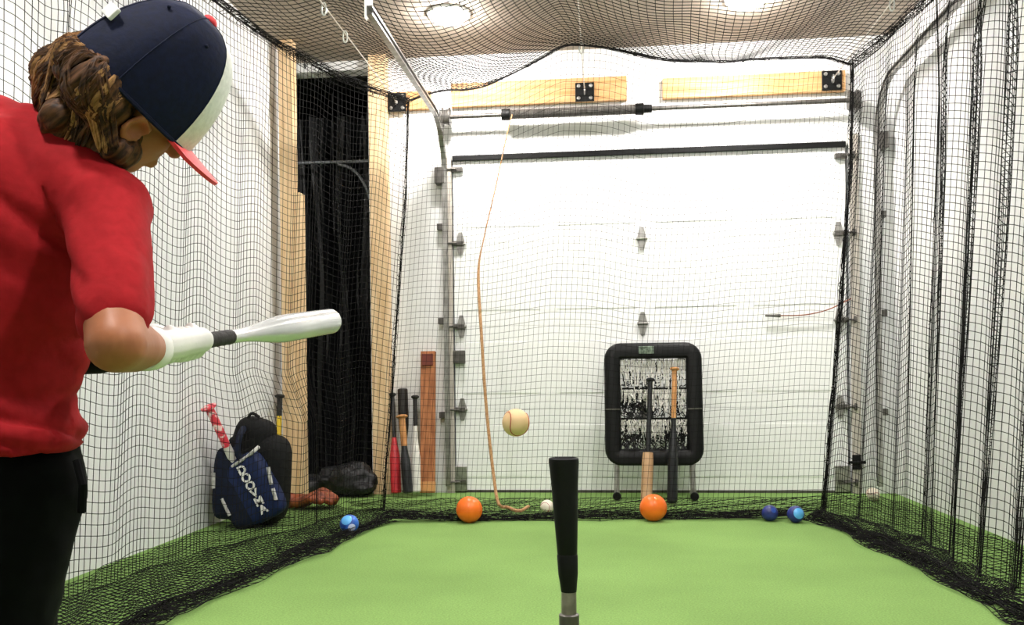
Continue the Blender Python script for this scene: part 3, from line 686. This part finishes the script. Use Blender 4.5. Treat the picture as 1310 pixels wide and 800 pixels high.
# ------------------------------------------------------------------ backpack on the left wall
M_navy = mat('navy_canvas', '#0c162e', .7, col2='#081024', scale=30, bump=.2, spec=.25); M_navy2 = mat('bright_navy_panel', '#15254f', .6, col2='#101e42', scale=30, bump=.15, spec=.25)
M_char = mat('charcoal_canvas', '#0d0e10', .75, col2='#08090a', scale=26, bump=.3, spec=.25); M_lt = mat('pale_trim', '#c9c8c4', .6, col2='#9b9a97', scale=40)
bx = flr(318, 675); BY = bx[1]; bcx = max(atY(318, 600, BY)[0], XL+.21)
bag = thing('backpack', 'navy and black equipment backpack leaning on the wall behind the net', 'backpack', (bcx, BY, 0))
def rbox(c, size, M=None, pw=.5, nu=26, nv=14):            # super-ellipsoid
    b = MB(); vs = []; c = Vector(c)
    def sg(v): return math.copysign(abs(v)**pw, v)
    for i in range(nv+1):
        th = -PI/2+PI*i/nv
        for j in range(nu):
            ph = 2*PI*j/nu; v = Vector((size[0]/2*sg(math.cos(th))*sg(math.cos(ph)), size[1]/2*sg(math.cos(th))*sg(math.sin(ph)), size[2]/2*sg(math.sin(th))))
            vs.append((M @ v if M else v)+c)
    b.add(vs, [(i*nu+j, i*nu+(j+1) % nu, (i+1)*nu+(j+1) % nu, (i+1)*nu+j) for i in range(nv) for j in range(nu)]); return b
def atb(px, py, dy=0): return Vector(atY(px, py, BY+dy))
k_ = BY/FPX
Mt = Matrix.Rotation(math.radians(8), 3, 'Y')
sc = lambda px: px*k_
bb = rbox(Vector((bcx, BY+.11, sc(62))), (sc(86), .22, sc(122)), Matrix.Rotation(math.radians(4), 3, 'Y'), .45); bod = obj('main_body', bb, M_char, bag, True)
hd = rbox(atb(325, 563, .10), (sc(52), .19, sc(62)), Matrix.Rotation(math.radians(18), 3, 'Y'), .62); obj('top_compartment', hd, M_char, bag, True)
obj('side_pocket', rbox(atb(291, 618, .0), (sc(32), .13, sc(96)), Matrix.Rotation(math.radians(4), 3, 'Y'), .5), M_navy, bag, True)
RT = Matrix.Rotation(math.radians(-27), 3, 'Y')
fp = obj('front_pocket', rbox(atb(327, 624, -.01), (sc(56), .12, sc(92)), RT, .42), M_navy2, bag, True)
obj('pocket_border', rbox(atb(309, 640, -.005), (sc(44), .125, sc(76)), RT, .42), M_navy, bag, True)
for a_, b_, r_ in (((297, 597), (318, 583), 3.0), ((318, 583), (331, 572), 3.6)):
    obj('zipper_trim', MB().tube([atb(*a_, -.06), atb((a_[0]+b_[0])/2, (a_[1]+b_[1])/2, -.075), atb(*b_, -.05)], sc(r_)*.7, 8), M_lt, bag, True)
for a_, b_ in (((343, 598), (347, 620)), ((349, 625), (353, 640)), ((284, 638), (294, 660)), ((273, 605), (273, 625))):
    obj('side_piping', MB().tube([atb(*a_, -.062), atb(*b_, -.062)], sc(2.6), 8), M_lt, bag, True)
st = [atb(312, 548, -.0), atb(306, 560, -.06), atb(304, 580, -.07), atb(312, 592, -.05)]; obj('strap', MB().tube([tuple(p) for p in spline([tuple(q) for q in st], 14)], .016, 8), M_navy, bag, True)
hl = [atb(316, 538, .05), atb(322, 529, .05), atb(332, 534, .05)]; obj('carry_loop', MB().tube([tuple(p) for p in spline([tuple(q) for q in hl], 10)], .008, 8), M_char, bag, True)
# white letters stacked down the front pocket
def letter(ch, c, size, M, m_, parent):
    cu = bpy.data.curves.new('letters', 'FONT'); cu.body = ch; cu.size = size; cu.extrude = .003; cu.offset = size*.03; cu.align_x = 'CENTER'; cu.align_y = 'CENTER'
    o = bpy.data.objects.new('tmp', cu); COL.objects.link(o); dg = bpy.context.evaluated_depsgraph_get()
    me = bpy.data.meshes.new_from_object(o.evaluated_get(dg)); bpy.data.objects.remove(o)
    B3 = Matrix(((1, 0, 0), (0, 0, -1), (0, 1, 0)))            # text plane -> facing -Y
    me.transform(Matrix.Translation(c) @ (M @ B3).to_4x4()); me.materials.clear(); obj('letter', me, m_, parent)
LT = mat('white_print', '#e9e9e6', .6)
for i, ch in enumerate('DOOVMA'):
    q = i/5; c = atb(309.5+q*(337-309.5), 602+q*(652-602), -.078); letter(ch, c, sc(15.5), RT, LT, fp)
# bat sticking out of the bag
M_rw = mat('red_white_bat', '#d9384a', .4, col2='#f0d6d2', scale=38, lo=.40, hi=.5)
bat('baseball_bat', 'red and white bat poking out of the top of the backpack', atb(266, 519, -.15), atb(322, 640, .05), M_rw, M_wht, .026, .020, .42, m_mid=M_wht)
# ------------------------------------------------------------------ leather glove
M_glove = mat('brown_leather', '#9a4a24', .55, col2='#6e2f14', scale=28, bump=.4); M_lace = mat('pale_lace', '#8a5a34', .7)
gp = flr(394, 652); gx, gy = gp[0], gp[1]; G = gy/FPX
gl = thing('baseball_glove', 'brown leather baseball glove lying on the turf beside the backpack', 'baseball glove', (gx, gy, 0))
def remesh(mb, vox, it=6, f=.5, name='m'):
    me = mkmesh(name, mb.v, mb.f, True); o = bpy.data.objects.new('tmp', me); COL.objects.link(o)
    a = o.modifiers.new('r', 'REMESH'); a.mode = 'VOXEL'; a.voxel_size = vox; a.use_smooth_shade = True
    if it: b = o.modifiers.new('s', 'SMOOTH'); b.iterations = it; b.factor = f
    dg = bpy.context.evaluated_depsgraph_get(); out = bpy.data.meshes.new_from_object(o.evaluated_get(dg)); out.name = name
    bpy.data.objects.remove(o); smooth(out); return out
b = MB()
b.ell((gx-.06, gy+.03, .045), (.085, .07, .040)); b.ell((gx-.11, gy+.01, .05), (.05, .05, .045))
for k, (dx, dy, dz, ex) in enumerate(((.02, -.02, .07, .135), (.03, .02, .085, .15), (.03, .06, .075, .14), (.02, .095, .055, .12))):
    b.caps((gx-.03, gy+dy, .05), (gx+ex*.55, gy+dy, dz+.012), .026, .028); b.caps((gx+ex*.55, gy+dy, dz+.012), (gx+ex, gy+dy+.005, dz-.025), .028, .023)
b.caps((gx-.06, gy-.03, .04), (gx+.02, gy-.055, .07), .026, .026); b.caps((gx+.02, gy-.055, .07), (gx+.09, gy-.05, .055), .026, .022)
obj('shell', remesh(b, .006, 5), M_glove, gl)
w_ = MB()
for k in range(4): w_.beam((gx+.05+.018*k, gy-.05, .062), (gx+.05+.018*k, gy-.005, .078), .011, .006)
for k in range(2): w_.beam((gx+.04, gy-.04+.02*k, .07), (gx+.115, gy-.04+.02*k, .066), .010, .006)
obj('webbing', w_, M_lace, gl); obj('wrist_strap', MB().tube([(gx-.13, gy-.045, .03), (gx-.135, gy-.03, .075), (gx-.13, gy+.03, .09), (gx-.12, gy+.06, .05)], .012, 8), M_lace, gl, True)
obj('lacing', MB().tube([tuple(p) for p in spline([(gx+.11, gy-.02, .085), (gx+.12, gy+.03, .10), (gx+.115, gy+.07, .09), (gx+.10, gy+.11, .07)], 20)], .004, 6), M_lace, gl, True)

# ------------------------------------------------------------------ things in and at the dark doorway
p = flr(440, 641)
b = MB(); rs = random.Random(3)
for k in range(26):
    a = rs.random(); b.ell((atY(395+80*a, 600, D-.2)[0], D-.14-.10*rs.random(), .05+.08*rs.random()*(.5+a)), (.05+.05*rs.random(), .05+.03*rs.random(), .03+.06*rs.random()), None, 12, 8)
me = remesh(b, .012, 4)
for v in me.vertices:
    v.co += v.normal*(.018*noise.noise(v.co*14)+.006*noise.noise(v.co*45)); v.co.z = max(v.co.z, .003)
tag(obj('tarp_bundle', me, M_tarp, None, loc=(p[0], D-.2, 0)), 'crumpled black plastic tarp heaped at the foot of the dark doorway', 'tarp')
# hanging tarp sheet with long folds
b = MB(); nx, nz = 60, 30; x0, x1 = OX0-.25, OX1+.04; vs = []
for i in range(nx):
    for j in range(nz):
        q = i/(nx-1); z = .01+2.55*j/(nz-1); x = x0+(x1-x0)*q
        vs.append((x+.02*math.sin(j*.3+q*9), D+.42+.05*math.sin(q*26+j*.10)+.03*math.sin(q*57+j*.05), z))
fs = [(i*nz+j, (i+1)*nz+j, (i+1)*nz+j+1, i*nz+j+1) for i in range(nx-1) for j in range(nz-1)]
vs2 = [(x, y+.004, z) for x, y, z in vs]; n0 = len(vs); b.add(vs+vs2, fs+[tuple(i+n0 for i in f[::-1]) for f in fs])
tag(obj('hanging_tarp', b, M_tarp, None, True, loc=((x0+x1)/2, D+.42, 0)), 'black plastic sheet hanging in folds inside the dark doorway', 'tarp')
t0 = atY(376, 209, D+.30); t1 = atY(470, 206, D+.30)
pr = thing('conduit', 'dim grey pipe with a curved branch inside the dark doorway', 'pipe', t0)
M_pipe = mat('dim_pipe', '#8b8f94', .5, .2)
obj('pipe', MB().tube([t0-np.array([.25, 0, 0]), t1+np.array([.05, 0, 0])], .010, 8), M_pipe, pr, True)
obj('bend', MB().tube([tuple(q) for q in spline([atY(432, 210, D+.29), atY(450, 216, D+.29), atY(464, 232, D+.29), atY(474, 258, D+.29), atY(478, 300, D+.29)], 20)], .010, 8), M_pipe, pr, True)
for px in (425, 433): obj('riser', MB().tube([atY(px, 120, D+.31), atY(px+2, 300, D+.31)], .006, 6), M_tarp, pr, True)
# latch by the right jamb
p = atY(1097, 592, D-.05); t = thing('floor_latch', 'small black latch low beside the right edge of the garage door', 'latch', p)
obj('plate', MB().box((p[0], D-.03, p[2]), (.05, .012, .09), bev=.003), M_black, t); obj('bar', MB().tube([(p[0]-.05, D-.045, p[2]), (p[0]+.05, D-.045, p[2])], .009, 8), M_black, t, True)

# ------------------------------------------------------------------ person
exec_person = True
def PX(px, py, Y): return Vector(atY(px, py, Y))
M_skin = mat('skin', '#ab6a44', .5, col2='#9d5d39', scale=12); M_shirt = mat('red_shirt_cloth', '#a0161e', .85, col2='#951219', scale=70, bump=.08, spec=.2)
M_pants = mat('black_trousers', '#050608', .85, col2='#030304', scale=40, bump=.1, spec=.12); flow = (PX(55, 150, 1.25)-PX(150, 75, 1.25)).normalized(); FROT = flow.rotation_difference(Vector((1, 0, 0))).to_euler()
M_hair = mat('brown_hair', '#6b4628', .65, col2='#2a180c', scale=10, stretch=(1.2, 16, 16), rot=FROT, spec=.3, lo=.38, hi=.68); M_hair2 = mat('blond_highlit_hair', '#b98d5a', .6, col2='#7c5632', scale=10, stretch=(1.2, 16, 16), rot=FROT, spec=.3)
M_capn = mat('navy_cap_cloth', '#0a1433', .8, col2='#081028', scale=120, bump=.1, spec=.25); M_capw = mat('white_cap_cloth', '#eeeeec', .7, scale=120, bump=.1); M_capr = mat('red_cap_cloth', '#e0323c', .6, col2='#d42933', scale=120, bump=.1)
M_glv = mat('white_glove_leather', '#efeeea', .5); M_sole = mat('shoe_black', '#17171a', .6)
# joints (depth along Y from the camera)
pel = PX(-30, 600, 1.22); chest = PX(22, 290, 1.24); upper = PX(32, 195, 1.26)
shR = PX(140, 262, 1.20); shL = PX(-90, 150, 1.32)
elR = PX(148, 440, 1.06); wrR = PX(192, 446, 1.24)
elL = PX(86, 450, 1.45); wrL = PX(196, 440, 1.37)
hipR = PX(38, 625, 1.225); hipL = PX(-105, 620, 1.29)
neck0 = PX(75, 195, 1.25); hc = PX(197, 100, 1.25)
pers = thing('person', 'batter in red shirt, black trousers and navy cap finishing a swing', 'person', (pel.x, pel.y, 0))
kneeR = Vector((hipR.x-.035, 1.20, .345)); ankR = Vector((hipR.x-.05, .98, .085)); toeR = ankR+Vector((.06, .13, -.055))
kneeL = Vector((hipL.x-.02, 1.55, .36)); ankL = Vector((hipL.x-.04, 1.62, .085)); toeL = ankL+Vector((.05, .14, -.055))
# head frame
vd = np.array(hc)-CAM; vd /= np.linalg.norm(vd); vr = np.cross(vd, [0, 0, 1]); vr /= np.linalg.norm(vr); vu = np.cross(vr, vd)
HF = Vector(vr*.68-vu*.65+vd*.32).normalized(); HU = Vector(vr*.68+vu*.73); HU = (HU-HF*HU.dot(HF)).normalized(); HR = HF.cross(HU)
HM = Matrix((HR, HF, HU)).transposed()                     # local x right, y forward, z up
def H(x, y, z): return hc+HM @ Vector((x, y, z))
body = MB()
# torso, neck, limbs
body.caps(pel, chest, .06, .065); body.caps(chest, upper, .065, .055); body.caps(pel, (pel+chest)/2, .06, .06); body.caps(hipL, hipR, .055, .055)
body.caps(upper, shR, .045, .042); body.caps(upper, shL, .045, .042)
body.caps(neck0, H(0, -.02, -.07), .043, .043)
for s_, e_, w__ in ((shR, elR, wrR), (shL, elL, wrL)):
    body.caps(s_, e_, .045, .036); body.caps(e_, e_*.55+w__*.45, .037, .036); body.caps(e_*.55+w__*.45, w__, .036, .025)
for h_, k__, a_, t__ in ((hipR, kneeR, ankR, toeR), (hipL, kneeL, ankL, toeL)):
    body.caps(h_, k__, .055, .046); body.caps(k__, k__*.6+a_*.4, .046, .048); body.caps(k__*.6+a_*.4, a_, .048, .032); body.caps(a_+Vector((0, 0, -.04)), t__, .032, .028)
# head: skull, jaw, nose, lips, ears
body.ell(H(0, -.002, .0), (.074, .090, .085), HM); body.ell(H(0, .030, -.070), (.055, .055, .055), HM); body.ell(H(0, .055, -.112), (.026, .024, .02), HM)
body.ell(H(.033, .048, -.060), (.022, .024, .024), HM); body.ell(H(-.033, .048, -.060), (.022, .024, .024), HM)
body.caps(H(0, .083, -.026), H(0, .097, -.056), .008, .012); body.ell(H(0, .080, -.088), (.022, .012, .006), HM); body.ell(H(0, .079, -.096), (.019, .012, .006), HM)
for q in (1, -1):
    body.ell(H(q*.077, .006, -.070), (.006, .016, .024), HM); body.caps(H(q*.082, .018, -.058), H(q*.088, -.002, -.047), .0052, .0052); body.caps(H(q*.088, -.002, -.047), H(q*.086, -.010, -.076), .0052, .005); body.caps(H(q*.086, -.010, -.076), H(q*.077, .006, -.094), .005, .0065)
bme = remesh(body, .0048, 3, .5, 'body')
for q in (1, -1):                                          # hollow of each ear
    c0 = H(q*.088, .006, -.068)
    for v in bme.vertices:
        d = (v.co-c0).length
        if d < .016: v.co -= HR*(q*.011*(1-(d/.016)**2))
obj('body', bme, M_skin, pers)
for q in (1, -1):
    e = H(q*.030, .080, -.03); ey = obj('eye', MB().ell(e, (.013, .010, .009), HM, 14, 10), mat('eye_white', '#e9e6e2', .2), pers, True)
    obj('iris', MB().ell(e+HF*.0075, (.005, .004, .005), HM, 10, 8), mat('iris', '#3a2a1c', .2), ey, True)
    obj('eyebrow', MB().tube([H(q*.014, .087, -.012), H(q*.032, .084, -.009), H(q*.046, .074, -.013)], .004, 6), M_hair, pers, True)
# shirt
sh_ = MB()
def ering(c, ax, bx_, a, b, n=28): c, ax, bx_ = Vector(c), Vector(ax).normalized(), Vector(bx_).normalized(); return [c+ax*(a*math.cos(t))+bx_*(b*math.sin(t)) for t in np.linspace(0, 2*PI, n, endpoint=False)]
def loft(rings):
    b = MB(); n = len(rings[0]); vs = [v for r in rings for v in r]; k = len(rings)
    return b.add(vs, [(i*n+j, i*n+(j+1) % n, (i+1)*n+(j+1) % n, (i+1)*n+j) for i in range(k-1) for j in range(n)]+[tuple(range(n))[::-1], tuple((k-1)*n+j for j in range(n))])
rings = []
for cx_, cy_, Y_, hw_, dp, tilt in ((-32, 564, 1.22, 134, .150, 4), (-33, 545, 1.22, 136, .146, 4), (-34, 515, 1.22, 129, .122, 5), (-32, 480, 1.22, 131, .120, 8), (-26, 430, 1.225, 139, .122, 12), (-12, 370, 1.23, 143, .125, 16), (6, 310, 1.235, 149, .128, 20), (18, 260, 1.24, 149, .125, 24), (30, 215, 1.245, 133, .110, 28), (42, 186, 1.25, 99, .085, 30), (54, 176, 1.25, 58, .055, 32)):
    c = PX(cx_, cy_, Y_); k = Y_/FPX; t = math.radians(tilt); ax = Vector(vr)*math.cos(t)-Vector((0, 0, 1))*math.sin(t); rings.append(ering(c, ax, Vector((vd[0], vd[1], .08)), hw_*k, dp))
lf = loft(rings); sh_.add(lf.v, lf.f)
sh_.ell(shR+Vector((.0, .0, -.005)), (.062, .066, .064)); sh_.caps(shR, shR*.45+elR*.55, .060, .052); sh_.caps(shR*.45+elR*.55, shR*.20+elR*.80, .052, .050)
sh_.caps(upper, shR, .075, .058); sh_.caps(upper, shL, .075, .06); sh_.ell(shL, (.064, .066, .066)); sh_.caps(shL, shL*.35+elL*.65, .060, .056)
sh_.caps(neck0+Vector((-.01, 0, -.02)), neck0+(hc-neck0)*.30, .062, .055)
sme = remesh(sh_, .007, 6, .5, 'shirt')
for v in sme.vertices:                                     # drag folds running down from the raised shoulder, creases at the waist
    c = v.co; z = c.z; f = 0
    d1 = (c.x*.62+c.z*.78)                                 # diagonal across the back
    f += .022*(abs(noise.noise(Vector((d1*15, c.y*4, c.x*3))))**.7-.35)*min(1, max(0, (z-.66)/.08))
    wgt = math.exp(-((z-.665)/.075)**2)
    f += .022*wgt*(abs(noise.noise(Vector((c.x*5+1, c.y*6, z*30+c.x*12))))-.08)
    f += .004*noise.noise(c*16)
    v.co += v.normal*max(f, -.005)
sme.update(); shirt = obj('shirt', sme, M_shirt, pers)
# trousers
tr = MB()
rings = []
for cx_, cy_, hw_, dp in ((-32, 552, 128, .092), (-32, 580, 134, .098), (-32, 615, 138, .105), (-32, 650, 139, .105), (-34, 672, 130, .09)):
    rings.append(ering(PX(cx_, cy_, 1.22), vr, (vd[0], vd[1], 0), hw_*1.22/FPX, dp))
lf = loft(rings); tr.add(lf.v, lf.f)
for h_, k__, a_ in ((hipR, kneeR, ankR), (hipL, kneeL, ankL)):
    tr.caps(h_, k__, .076, .064); tr.caps(k__, a_+Vector((0, 0, .02)), .066, .055)
tme = remesh(tr, .008, 6, .5, 'trousers')
for v in tme.vertices: v.co += v.normal*(.005*noise.noise(v.co*11)+.003*noise.noise(v.co*26))
trs = obj('trousers', tme, M_pants, pers)
obj('pocket_flap', MB().tube([PX(98, 590, 1.17), PX(106, 620, 1.16), PX(104, 655, 1.17)], .006, 8), M_pants, trs, True)
for a_, t__ in ((ankR, toeR), (ankL, toeL)):
    s = MB(); d = Vector((t__.x-a_.x, t__.y-a_.y, 0)).normalized(); a0 = Vector((a_.x, a_.y, 0))
    s.caps(a0-d*.03+Vector((0, 0, .05)), a0+d*.05+Vector((0, 0, .055)), .04, .042); s.caps(a0+d*.05+Vector((0, 0, .05)), a0+d*.16+Vector((0, 0, .035)), .042, .032)
    me = remesh(s, .006, 4)
    for v in me.vertices: v.co.z = max(v.co.z, .012)
    o = obj('shoe', me, M_sole, pers)
    s = MB(); s.box(a0+d*.065+Vector((0, 0, .007)), (.085, .25, .014), Matrix.Rotation(math.atan2(-d.x, d.y), 3, 'Z'), .004); obj('sole', s, M_black, o)
# bat and gloved hands
g0 = PX(200, 446, 1.285); tip = PX(424, 411, 1.97); bd = (tip-g0).normalized(); knob = g0-bd*.035
swing = bat('baseball_bat', 'silver white bat held out by the batter in red', knob, tip, M_gripb, M_slv, .028, .0125, .36)
def fist(c, d, wrist, lead):
    """a gloved hand closed round the handle at c, axis d, coming from wrist"""
    b = MB(); d = Vector(d); c = Vector(c); wdir = (wrist-c); wdir = (wdir-d*wdir.dot(d)).normalized(); side = d.cross(wdir)
    for i in range(4):
        o = c+d*(.0165*(i-1.5)); R_ = .0125+.0085; rr = [.0086, .0090, .0088, .0076][i]; s_ = 1 if lead else -1
        angs = [math.radians(a) for a in (20, 75, 130, 185, 240, 290)]
        P = [o+(wdir*math.cos(a)+side*s_*math.sin(a))*R_*(1.18 if j == 0 else 1) for j, a in enumerate(angs)]
        for p_, q_ in zip(P[:-1], P[1:]): b.caps(p_, q_, rr, rr*.97, 10)
    b.ell(c+wdir*.030, (.020, .020, .020)); 
    M3 = Matrix((d, wdir, side)).transposed(); b.ell(c+wdir*.026, (.034, .020, .018), M3); b.caps(c+wdir*.03, wrist, .021, .024)
    s_ = -1 if lead else 1; t0 = c+wdir*.026+d*.022; t1 = c+d*.034+side*s_*.024; t2 = c+d*.036-wdir*.016+side*s_*.014
    b.caps(t0, t1, .010, .0095, 10); b.caps(t1, t2, .0095, .0085, 10)
    return b
gh = g0+bd*.075; gl0 = g0+bd*.005
for c_, w__, ld in ((gh, wrR, True), (gl0, wrL, False)):
    o = obj('batting_glove', remesh(fist(c_, bd, w__, ld), .0028, 2, .4, 'glove'), M_glv, pers)
    dd = (w__-c_).normalized(); obj('cuff', MB().lathe(w__-dd*.012, dd, [(0, .029), (.004, .032), (.03, .032), (.034, .029)], 18), M_glv, o, True)
tag(obj('forearm_tube', MB().tube([elL*.9+shL*.1, elL, elL*.6+wrL*.4, elL*.2+wrL*.8], [.044, .043, .042, .031], 16), M_pants, pers, True), 'black tube round the far elbow and forearm')  # black tapered tube over the far elbow and forearm
# cap
cap = thing('cap', None, None, hc); 
del ORG[cap.name]; bpy.data.objects.remove(cap)
RX, RY, RZ = .090, .106, .160
def dome(th0, th1, k=1.0, n=40, mlev=16, low=-.05):
    """crown between azimuths th0..th1 measured from forward; thin shell"""
    vs = []; fs = []
    for lay in (1.0, .965):
        for i in range(mlev+1):
            q = i/mlev; a = q*PI/2
            for j in range(n+1):
                t = th0+(th1-th0)*j/n
                r = math.cos(a)**.78 if q < 1 else 0; z = math.sin(a)
                crown = 1+.05*math.cos(t)*(q < .8)
                bl = 1+.012*math.cos(6*t)*math.sin(a)          # panel puckers between seams
                zz = -.044+z*RZ*(1.0+.04*math.cos(t)*math.cos(a))
                vs.append(H(math.sin(t)*r*RX*lay*k*bl, math.cos(t)*r*RY*lay*k*bl*crown-.004, zz*lay))
        fs += [(o+i*(n+1)+j, o+i*(n+1)+j+1, o+(i+1)*(n+1)+j+1, o+(i+1)*(n+1)+j) for o in [len(vs)-(mlev+1)*(n+1)] for i in range(mlev) for j in range(n)]
    return MB().add(vs, fs)
cro = obj('cap_crown', dome(math.radians(57), math.radians(303)), M_capn, pers, True)
tag(obj('front_panel', dome(math.radians(-57), math.radians(57), 1.002), M_capw, cro, True), 'white front panel of the cap')
for t in (57, 120, 180, 240, 303):
    t = math.radians(t); obj('seam', MB().tube([H(math.sin(t)*math.cos(a)**.78*RX*1.006, math.cos(t)*math.cos(a)**.78*RY*1.006*(1+.05*math.cos(t)*(a < 1.25))-.004, -.044+math.sin(a)*RZ*(1+.04*math.cos(t)*math.cos(a))) for a in np.linspace(.02, 1.5, 14)], .0011, 5), M_capn, cro, True)
obj('band', MB().tube([H(math.sin(t)*RX*1.0, math.cos(t)*RY*1.0*(1+.05*math.cos(t))-.004, -.044) for t in np.linspace(math.radians(30), math.radians(330), 50)], .0035, 6), M_capn, cro, True)
tag(obj('button', MB().ell(H(0, -.004, -.044+RZ), (.011, .011, .008), HM), M_capr, cro, True), 'red button')
for t in (90, 150, 210, 270): t = math.radians(t); obj('eyelet', MB().ell(H(math.sin(t)*RX*.66, math.cos(t)*RY*.66-.004, RZ*.80-.044), .003, None, 8, 6), M_capn, cro, True)
tag(obj('back_tag', MB().box(H(.012, -RY*.985, .022), (.034, .006, .020), HM @ Matrix.Rotation(.12, 3, 'Z'), .002), M_capw, cro), 'white tag at the back of the cap')
vs = []; nA, nB = 24, 10
for lay in (0, 1):
    for i in range(nA+1):
        t = math.radians(-62+124*i/nA)
        for j in range(nB+1):
            q = j/nB; ext = .070*math.cos(t*1.15)**.6*q if abs(t*1.15) < PI/2 else 0
            x = math.sin(t)*RX*(1+.04*q); y = math.cos(t)*RY*1.045-.006+ext
            z = -.036-.14*max(0, abs(x)-.012)**1.35*1.9-.10*ext-lay*.0055
            vs.append(H(x, y, z))
o1 = (nA+1)*(nB+1); fs = [(o+i*(nB+1)+j, o+(i+1)*(nB+1)+j, o+(i+1)*(nB+1)+j+1, o+i*(nB+1)+j+1) for o in (0, o1) for i in range(nA) for j in range(nB)]
bd_ = [i*(nB+1) for i in range(nA+1)]+[nA*(nB+1)+j for j in range(1, nB+1)]+[i*(nB+1)+nB for i in range(nA-1, -1, -1)]+[j for j in range(nB-1, 0, -1)]
fs += [(bd_[i], bd_[(i+1) % len(bd_)], bd_[(i+1) % len(bd_)]+o1, bd_[i]+o1) for i in range(len(bd_))]
tag(obj('visor', MB().add(vs, fs), M_capr, cro, True), 'red visor')
# hair: a soft mass under the cap down the nape with separate locks lying on it
from mathutils.bvhtree import BVHTree
hb = MB()
for px, py, Y_, r_ in ((118, 92, 1.25, .052), (84, 100, 1.255, .042), (66, 92, 1.26, .024), (104, 142, 1.25, .050), (128, 178, 1.235, .040), (142, 140, 1.25, .050), (78, 132, 1.255, .034), (140, 202, 1.225, .026), (150, 165, 1.215, .034), (152, 190, 1.205, .026), (150, 120, 1.25, .05), (86, 156, 1.21, .034), (110, 190, 1.225, .03)):
    hb.ell(PX(px, py, Y_), (r_, r_*1.25, r_))
hb.ell(H(.045, -.055, -.062), (.040, .045, .045), HM); hb.ell(H(.062, -.030, -.066), (.026, .026, .035), HM); hb.ell(H(.0, -.08, -.058), (.055, .03, .036), HM)
hme = remesh(hb, .0038, 6, .5, 'hair')
bvh = BVHTree.FromPolygons([v.co.copy() for v in hme.vertices], [list(p.vertices) for p in hme.polygons])
FM = flow.rotation_difference(Vector((1, 0, 0))).to_matrix()
for v in hme.vertices:
    c = FM @ v.co; v.co += v.normal*(.007*noise.noise(Vector((c.x*10, c.y*85, c.z*85)))+.005*noise.noise(Vector((c.x*16, c.y*30, c.z*30))))
hr = obj('hair', hme, M_hair, pers)
rs = random.Random(9)
def on_hair(p, off):
    h, nn, _, _ = bvh.find_nearest(Vector(p)); return h+nn*off
for k in range(90):                                        # each lock is a tapered tuft of six fine strands
    q = rs.random(); ta = math.radians(225-115*q); Y0 = 1.15+.2*rs.random()
    a0 = H(math.sin(ta)*RX*.97, math.cos(ta)*RY*.97, -.040)
    if q < .45: e = PX(36+26*rs.random(), 78+50*rs.random()+70*q, Y0+.03)
    else: e = PX(75+85*rs.random()*q+5, 150+68*rs.random()*q, Y0)
    blond_lit = rs.random() < (.6 if q < .40 else .12)  # blond tufts, crowded at upper left to paint in the top-light highlight
    C = spline([tuple(a0), tuple((a0+e)/2+Vector((-.01, 0, .018*rs.random()))), tuple(e)], 9)
    base = [on_hair(p, .0015) for p in C]; b = MB(); ph = rs.random()*6
    for m_ in range(6):
        o = Vector((rs.uniform(-1, 1), rs.uniform(-1, 1), rs.uniform(-1, 1)))*.007; P = []
        for i, p in enumerate(base):
            w_ = math.sin(PI*min(1, (i+.6)/9.5)); P.append(on_hair(p+o*w_+Vector((0, 0, .002*math.sin(ph+i*.9))), .0012+.003*rs.random()*w_))
        b.tube(P, [.0016, .0019, .0021, .0022, .0022, .0021, .0018, .0013, .0004], 5)
    obj('lock', b, M_hair2 if blond_lit else M_hair, hr, True)
